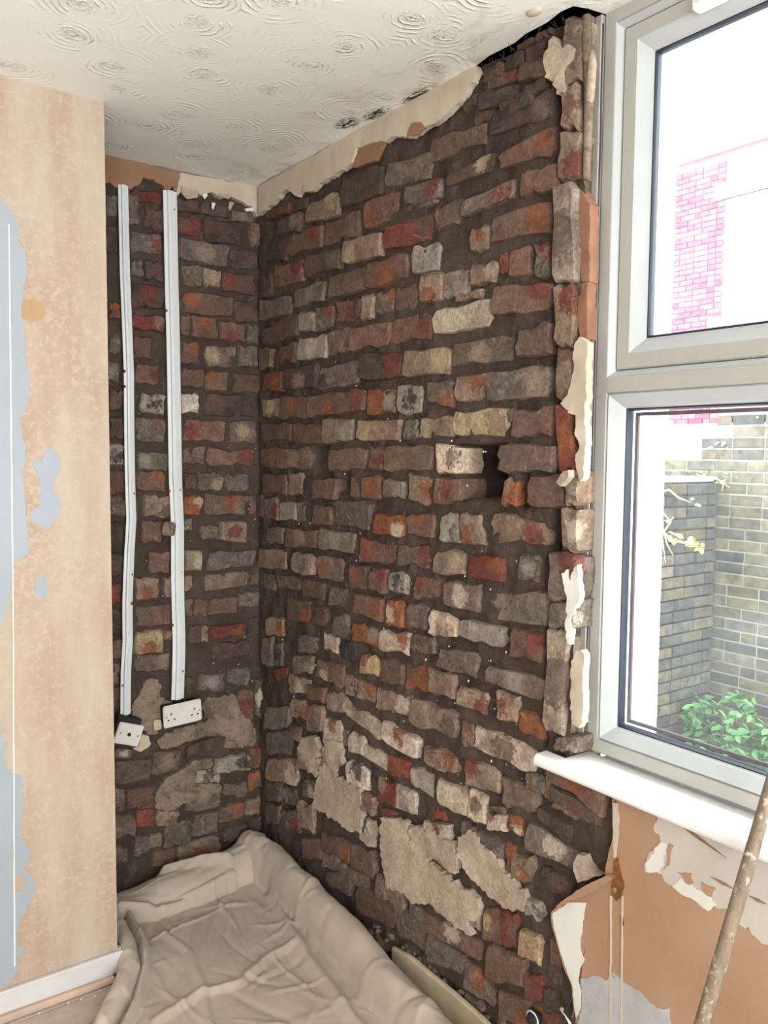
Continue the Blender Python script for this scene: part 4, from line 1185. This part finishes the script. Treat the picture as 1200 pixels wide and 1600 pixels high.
# ------------------------------------------------------------------ outside
GZ = -.36
structure(box('bounce_slab', (.3, -6, GZ), (2.4, 3, GZ+.03), M['slab']))  # unseen pale slab, added to bounce daylight up onto the ceiling
structure(box('ground', (.3, -6, GZ-.1), (14, 8, GZ), M['lawn']), 'mossy ground outside')
GPAL = [(.085, .077, .060), (.100, .088, .058), (.062, .058, .051), (.092, .080, .052), (.055, .054, .053), (.094, .074, .058), (.075, .070, .058)]
def brick_variant(name, L, hh, dd, mat):
    out = []
    for sd in range(3):
        bm = bmesh.new(); add_box(bm, (-dd, -L/2, -hh/2), (0, L/2, hh/2), .003)
        for v in bm.verts: v.co += Vector([noise.noise(v.co*40+Vector((k*7+sd*3, 0, 0)))*.004 for k in range(3)])
        me = bpy.data.meshes.new(name); bmesh.ops.recalc_face_normals(bm, faces=bm.faces); bm.to_mesh(me); bm.free(); me.materials.append(mat); out.append(me)
    return out
FULL = brick_variant('brick', .215, .063, .05, M['garden']); HALF = brick_variant('brick', .10, .063, .05, M['garden'])
def lay(root, origin, along, normal_rot, courses, length, pal, top=None, hh=.075, full=FULL, half=HALF, L=.225, skip=None):
    for r in range(courses):
        s = 0; k = r % 3
        seq = [.11] if r % 2 else []
        while s < length-.02:
            Lb = seq.pop(0) if seq else (L if rr.random() < .8 else .11)
            if s+Lb > length+.03: Lb = .11
            z = origin.z + hh*(r+.5)
            if not (skip and skip(s, r)):
                o = bpy.data.objects.new('brick', (full if Lb > .15 else half)[rr.randrange(3)]); col.objects.link(o); o.parent = root
                o.location = origin + along*(s+Lb/2) + Vector((0, 0, z-origin.z)) - root.location + normal_rot[1]*rr.uniform(0, .006)
                o.rotation_euler = (rr.uniform(-.01, .01), 0, normal_rot[0]+rr.uniform(-.012, .012))
                c_ = pal[rr.randrange(len(pal))]; kk = rr.uniform(.8, 1.25); o.color = (c_[0]*kk, c_[1]*kk, c_[2]*kk, 1)
            s += Lb
GX = 3.63
gw = tag(empty('garden_wall', (GX, 0, GZ)), 'tall mossy brick garden wall facing the window', 'wall')
child(box('wall_core', (GX+.003, -1.1, GZ), (GX+.22, 1.15, GZ+2.12), M['gmortar']), gw)
lay(gw, Vector((GX, 1.1, GZ)), Vector((0, -1, 0)), (math.pi, Vector((-1, 0, 0))), 29, 2.0, GPAL, skip=lambda s, r: (r > 26 and s < .62) or (r > 24 and s < .50))
gr = tag(empty('garden_return_wall', (3.2, .45, GZ)), 'lower brick garden wall with pale coping meeting the tall wall', 'wall')
child(box('wall_core', (2.7, .4505, GZ), (GX, .66, GZ+1.725), M['gmortar']), gr)
lay(gr, Vector((2.72, .45, GZ)), Vector((1, 0, 0)), (-math.pi/2+math.pi, Vector((0, -1, 0))), 23, .89, GPAL[2:]+GPAL[4:5]*2)
for i in range(2): child(box('coping_stone', (2.7+.46*i, .42, GZ+1.73), (2.7+.46*i+.452, .69, GZ+1.765), M['stone'], None, .006), gr)
rw = tag(box('rendered_wall', (.40, -1.1, GZ), (.925, -.9, 4.6), M['render']), 'bright white rendered wall just outside the window', 'wall')
# house across the gardens
HX = 9.0
hs = tag(empty('house', (HX, 3, GZ)), 'red brick house across the gardens with a white sash window', 'house')
WY0, WY1, WZ0, WZ1 = 3.90, 2.5, 3.42, 5.0
for lo, hi in (((HX+.02, WY0, GZ), (HX+.3, 4.62, 6.2)), ((HX+.02, -3, GZ), (HX+.3, WY0, WZ0)), ((HX+.02, -3, WZ1), (HX+.3, WY0, 6.2)), ((HX+.02, -3, WZ0), (HX+.3, WY1, WZ1))): child(box('wall', lo, hi, M['red_wall']), hs)
HF = brick_variant('brick', .213, .064, .03, M['garden']); HH_ = brick_variant('brick', .102, .064, .03, M['garden'])
lay(hs, Vector((HX, 4.62, 1.75)), Vector((0, -1, 0)), (math.pi, Vector((-1, 0, 0))), 50, .72, [(.30, .085, .13), (.35, .12, .175), (.26, .07, .11)], full=HF, half=HH_)
lay(hs, Vector((HX, 3.90, 2.73)), Vector((0, -1, 0)), (math.pi, Vector((-1, 0, 0))), 8, 1.2, [(.30, .085, .13), (.35, .12, .175)], full=HF, half=HH_)
wn = child(box('window_frame', (HX+.06, WY1, WZ0), (HX+.12, WY0, WZ1), M['render']), hs)
g_ = box('pane', (HX+.05, WY1+.12, WZ0+.12), (HX+.058, WY0-.12, WZ0+.78), M['stone']); g_.parent = wn; g_ = box('pane', (HX+.05, WY1+.12, WZ0+.88), (HX+.058, WY0-.12, WZ1-.1), M['stone']); g_.parent = wn
child(box('window_sill', (HX-.06, WY1-.1, WZ0-.12), (HX+.1, WY0+.1, WZ0), M['render'], None, .01), hs); child(box('lintel', (HX-.01, WY1-.15, WZ1), (HX+.1, WY0+.1, WZ1+.22), M['render']), hs)
child(box('gutter', (HX-.12, -3, 5.62), (HX+.0, 4.62, 5.72), M['stone'], None, .02), hs)
# planting
lb = bmesh.new(); vv = [lb.verts.new(p) for p in ((0, 0, 0), (-.018, .022, .006), (-.012, .05, .004), (0, .068, -.004), (.012, .05, .004), (.018, .022, .006), (0, .03, -.003))]
for a, b in ((0, 1), (1, 2), (2, 3), (3, 4), (4, 5), (5, 0)): lb.faces.new((vv[a], vv[b], vv[6]))
LM = bpy.data.meshes.new('leaf'); lb.to_mesh(LM); lb.free(); LM.materials.append(M['leaf'])
def plant(name, label, base, stems, leaves, cols, size):
    root = tag(empty(name, base), label, 'plant'); bm = bmesh.new()
    for s in stems: tube(bm, [Vector(p)-Vector(base) for p in s], [.006]*(len(s)-1)+[.002], 5)
    bm_obj('stems', bm, M['wood'] if name != 'shrub' else M['lawn'], root)
    for p in leaves:
        o = bpy.data.objects.new('leaf', LM); col.objects.link(o); o.parent = root; o.location = Vector(p)-Vector(base)
        o.rotation_euler = (rr.uniform(-.9, .9), rr.uniform(-.9, .9), rr.uniform(0, 6.3)); k = size*rr.uniform(.6, 1.3); o.scale = (k, k, k)
        c_ = cols[rr.randrange(len(cols))]; o.color = (*c_, 1)
    return root
GREEN = [(.06, .17, .055), (.085, .22, .07), (.045, .13, .045), (.12, .26, .09)]
def blob(cx, cy, cz, rx, ry, rz, n):
    out = []
    while len(out) < n:
        q = Vector((rr.uniform(-1, 1), rr.uniform(-1, 1), rr.uniform(-1, 1)))
        if .35 < q.length < 1: out.append((min(GX-.09, cx+q.x*rx), min(.28, cy+q.y*ry), max(GZ+.04, cz+q.z*rz)))
    return out
bx = GX-.32
plant('shrub', 'leafy green shrub at the foot of the garden walls', (bx, .12, GZ), [[(bx, .12, GZ), (bx+.02, .12+.1*k, GZ+.2), (bx, .12+.2*k, GZ+.38)] for k in (-2, -1, 0, 1)],
      blob(bx, .16, GZ+.18, .2, .26, .20, 110)+blob(bx+.05, -.12, GZ+.12, .2, .25, .15, 60)+blob(bx+.08, .05, GZ+.33, .1, .12, .1, 40)+blob(bx-.05, .36, GZ+.18, .09, .06, .18, 45)+blob(bx, -.35, GZ+.15, .15, .2, .13, 40), GREEN, 1.15)
def garden_at(px, py): return onB(px, py, .36)
st = [[garden_at(1030, 770), garden_at(1045, 765), garden_at(1060, 778), garden_at(1080, 785)], [garden_at(1032, 790), garden_at(1036, 830), garden_at(1050, 845), garden_at(1080, 850), garden_at(1095, 855)], [garden_at(1034, 820), garden_at(1042, 850), garden_at(1052, 868)], [garden_at(1034, 800), garden_at(1048, 815), garden_at(1034, 836), garden_at(1040, 880)]]
lv = [tuple(garden_at(a+rr.uniform(-7, 7), b+rr.uniform(-6, 6))+Vector((0, -.02*rr.random(), 0))) for a, b in [(1052, 848)]*4+[(1066, 845)]*5+[(1084, 848)]*6+[(1090, 858)]*4+[(1040, 815)]*4+[(1044, 838)]*3+[(1076, 785)]*2]
plant('climbing_plant', 'bare climber with yellow green leaves on the lower garden wall', tuple(garden_at(1032, 800)), [[tuple(p) for p in s] for s in st], lv, [(.62, .62, .22), (.5, .6, .2), (.72, .70, .40)], .95)
tw = [tuple(hit(a+rr.uniform(-14, 14), b+rr.uniform(-5, 5), 0, GX-.02)) for a, b in [(1128, 698)]*9+[(1092, 742)]*8+[(1122, 752)]*10+[(1140, 745)]*5+[(1085, 672)]*5+[(1192, 650)]*5]
ts = [[tuple(hit(a, b, 0, GX-.012)) for a, b in pl] for pl in ([(1112, 745), (1126, 752), (1140, 762)], [(1118, 745), (1130, 758), (1128, 768)], [(1090, 742), (1104, 746), (1120, 756)])]
plant('wall_weeds', 'weeds rooted in the joints of the tall garden wall', tw[0], ts, tw, [(.35, .5, .15), (.3, .42, .15), (.45, .5, .25)], .6)
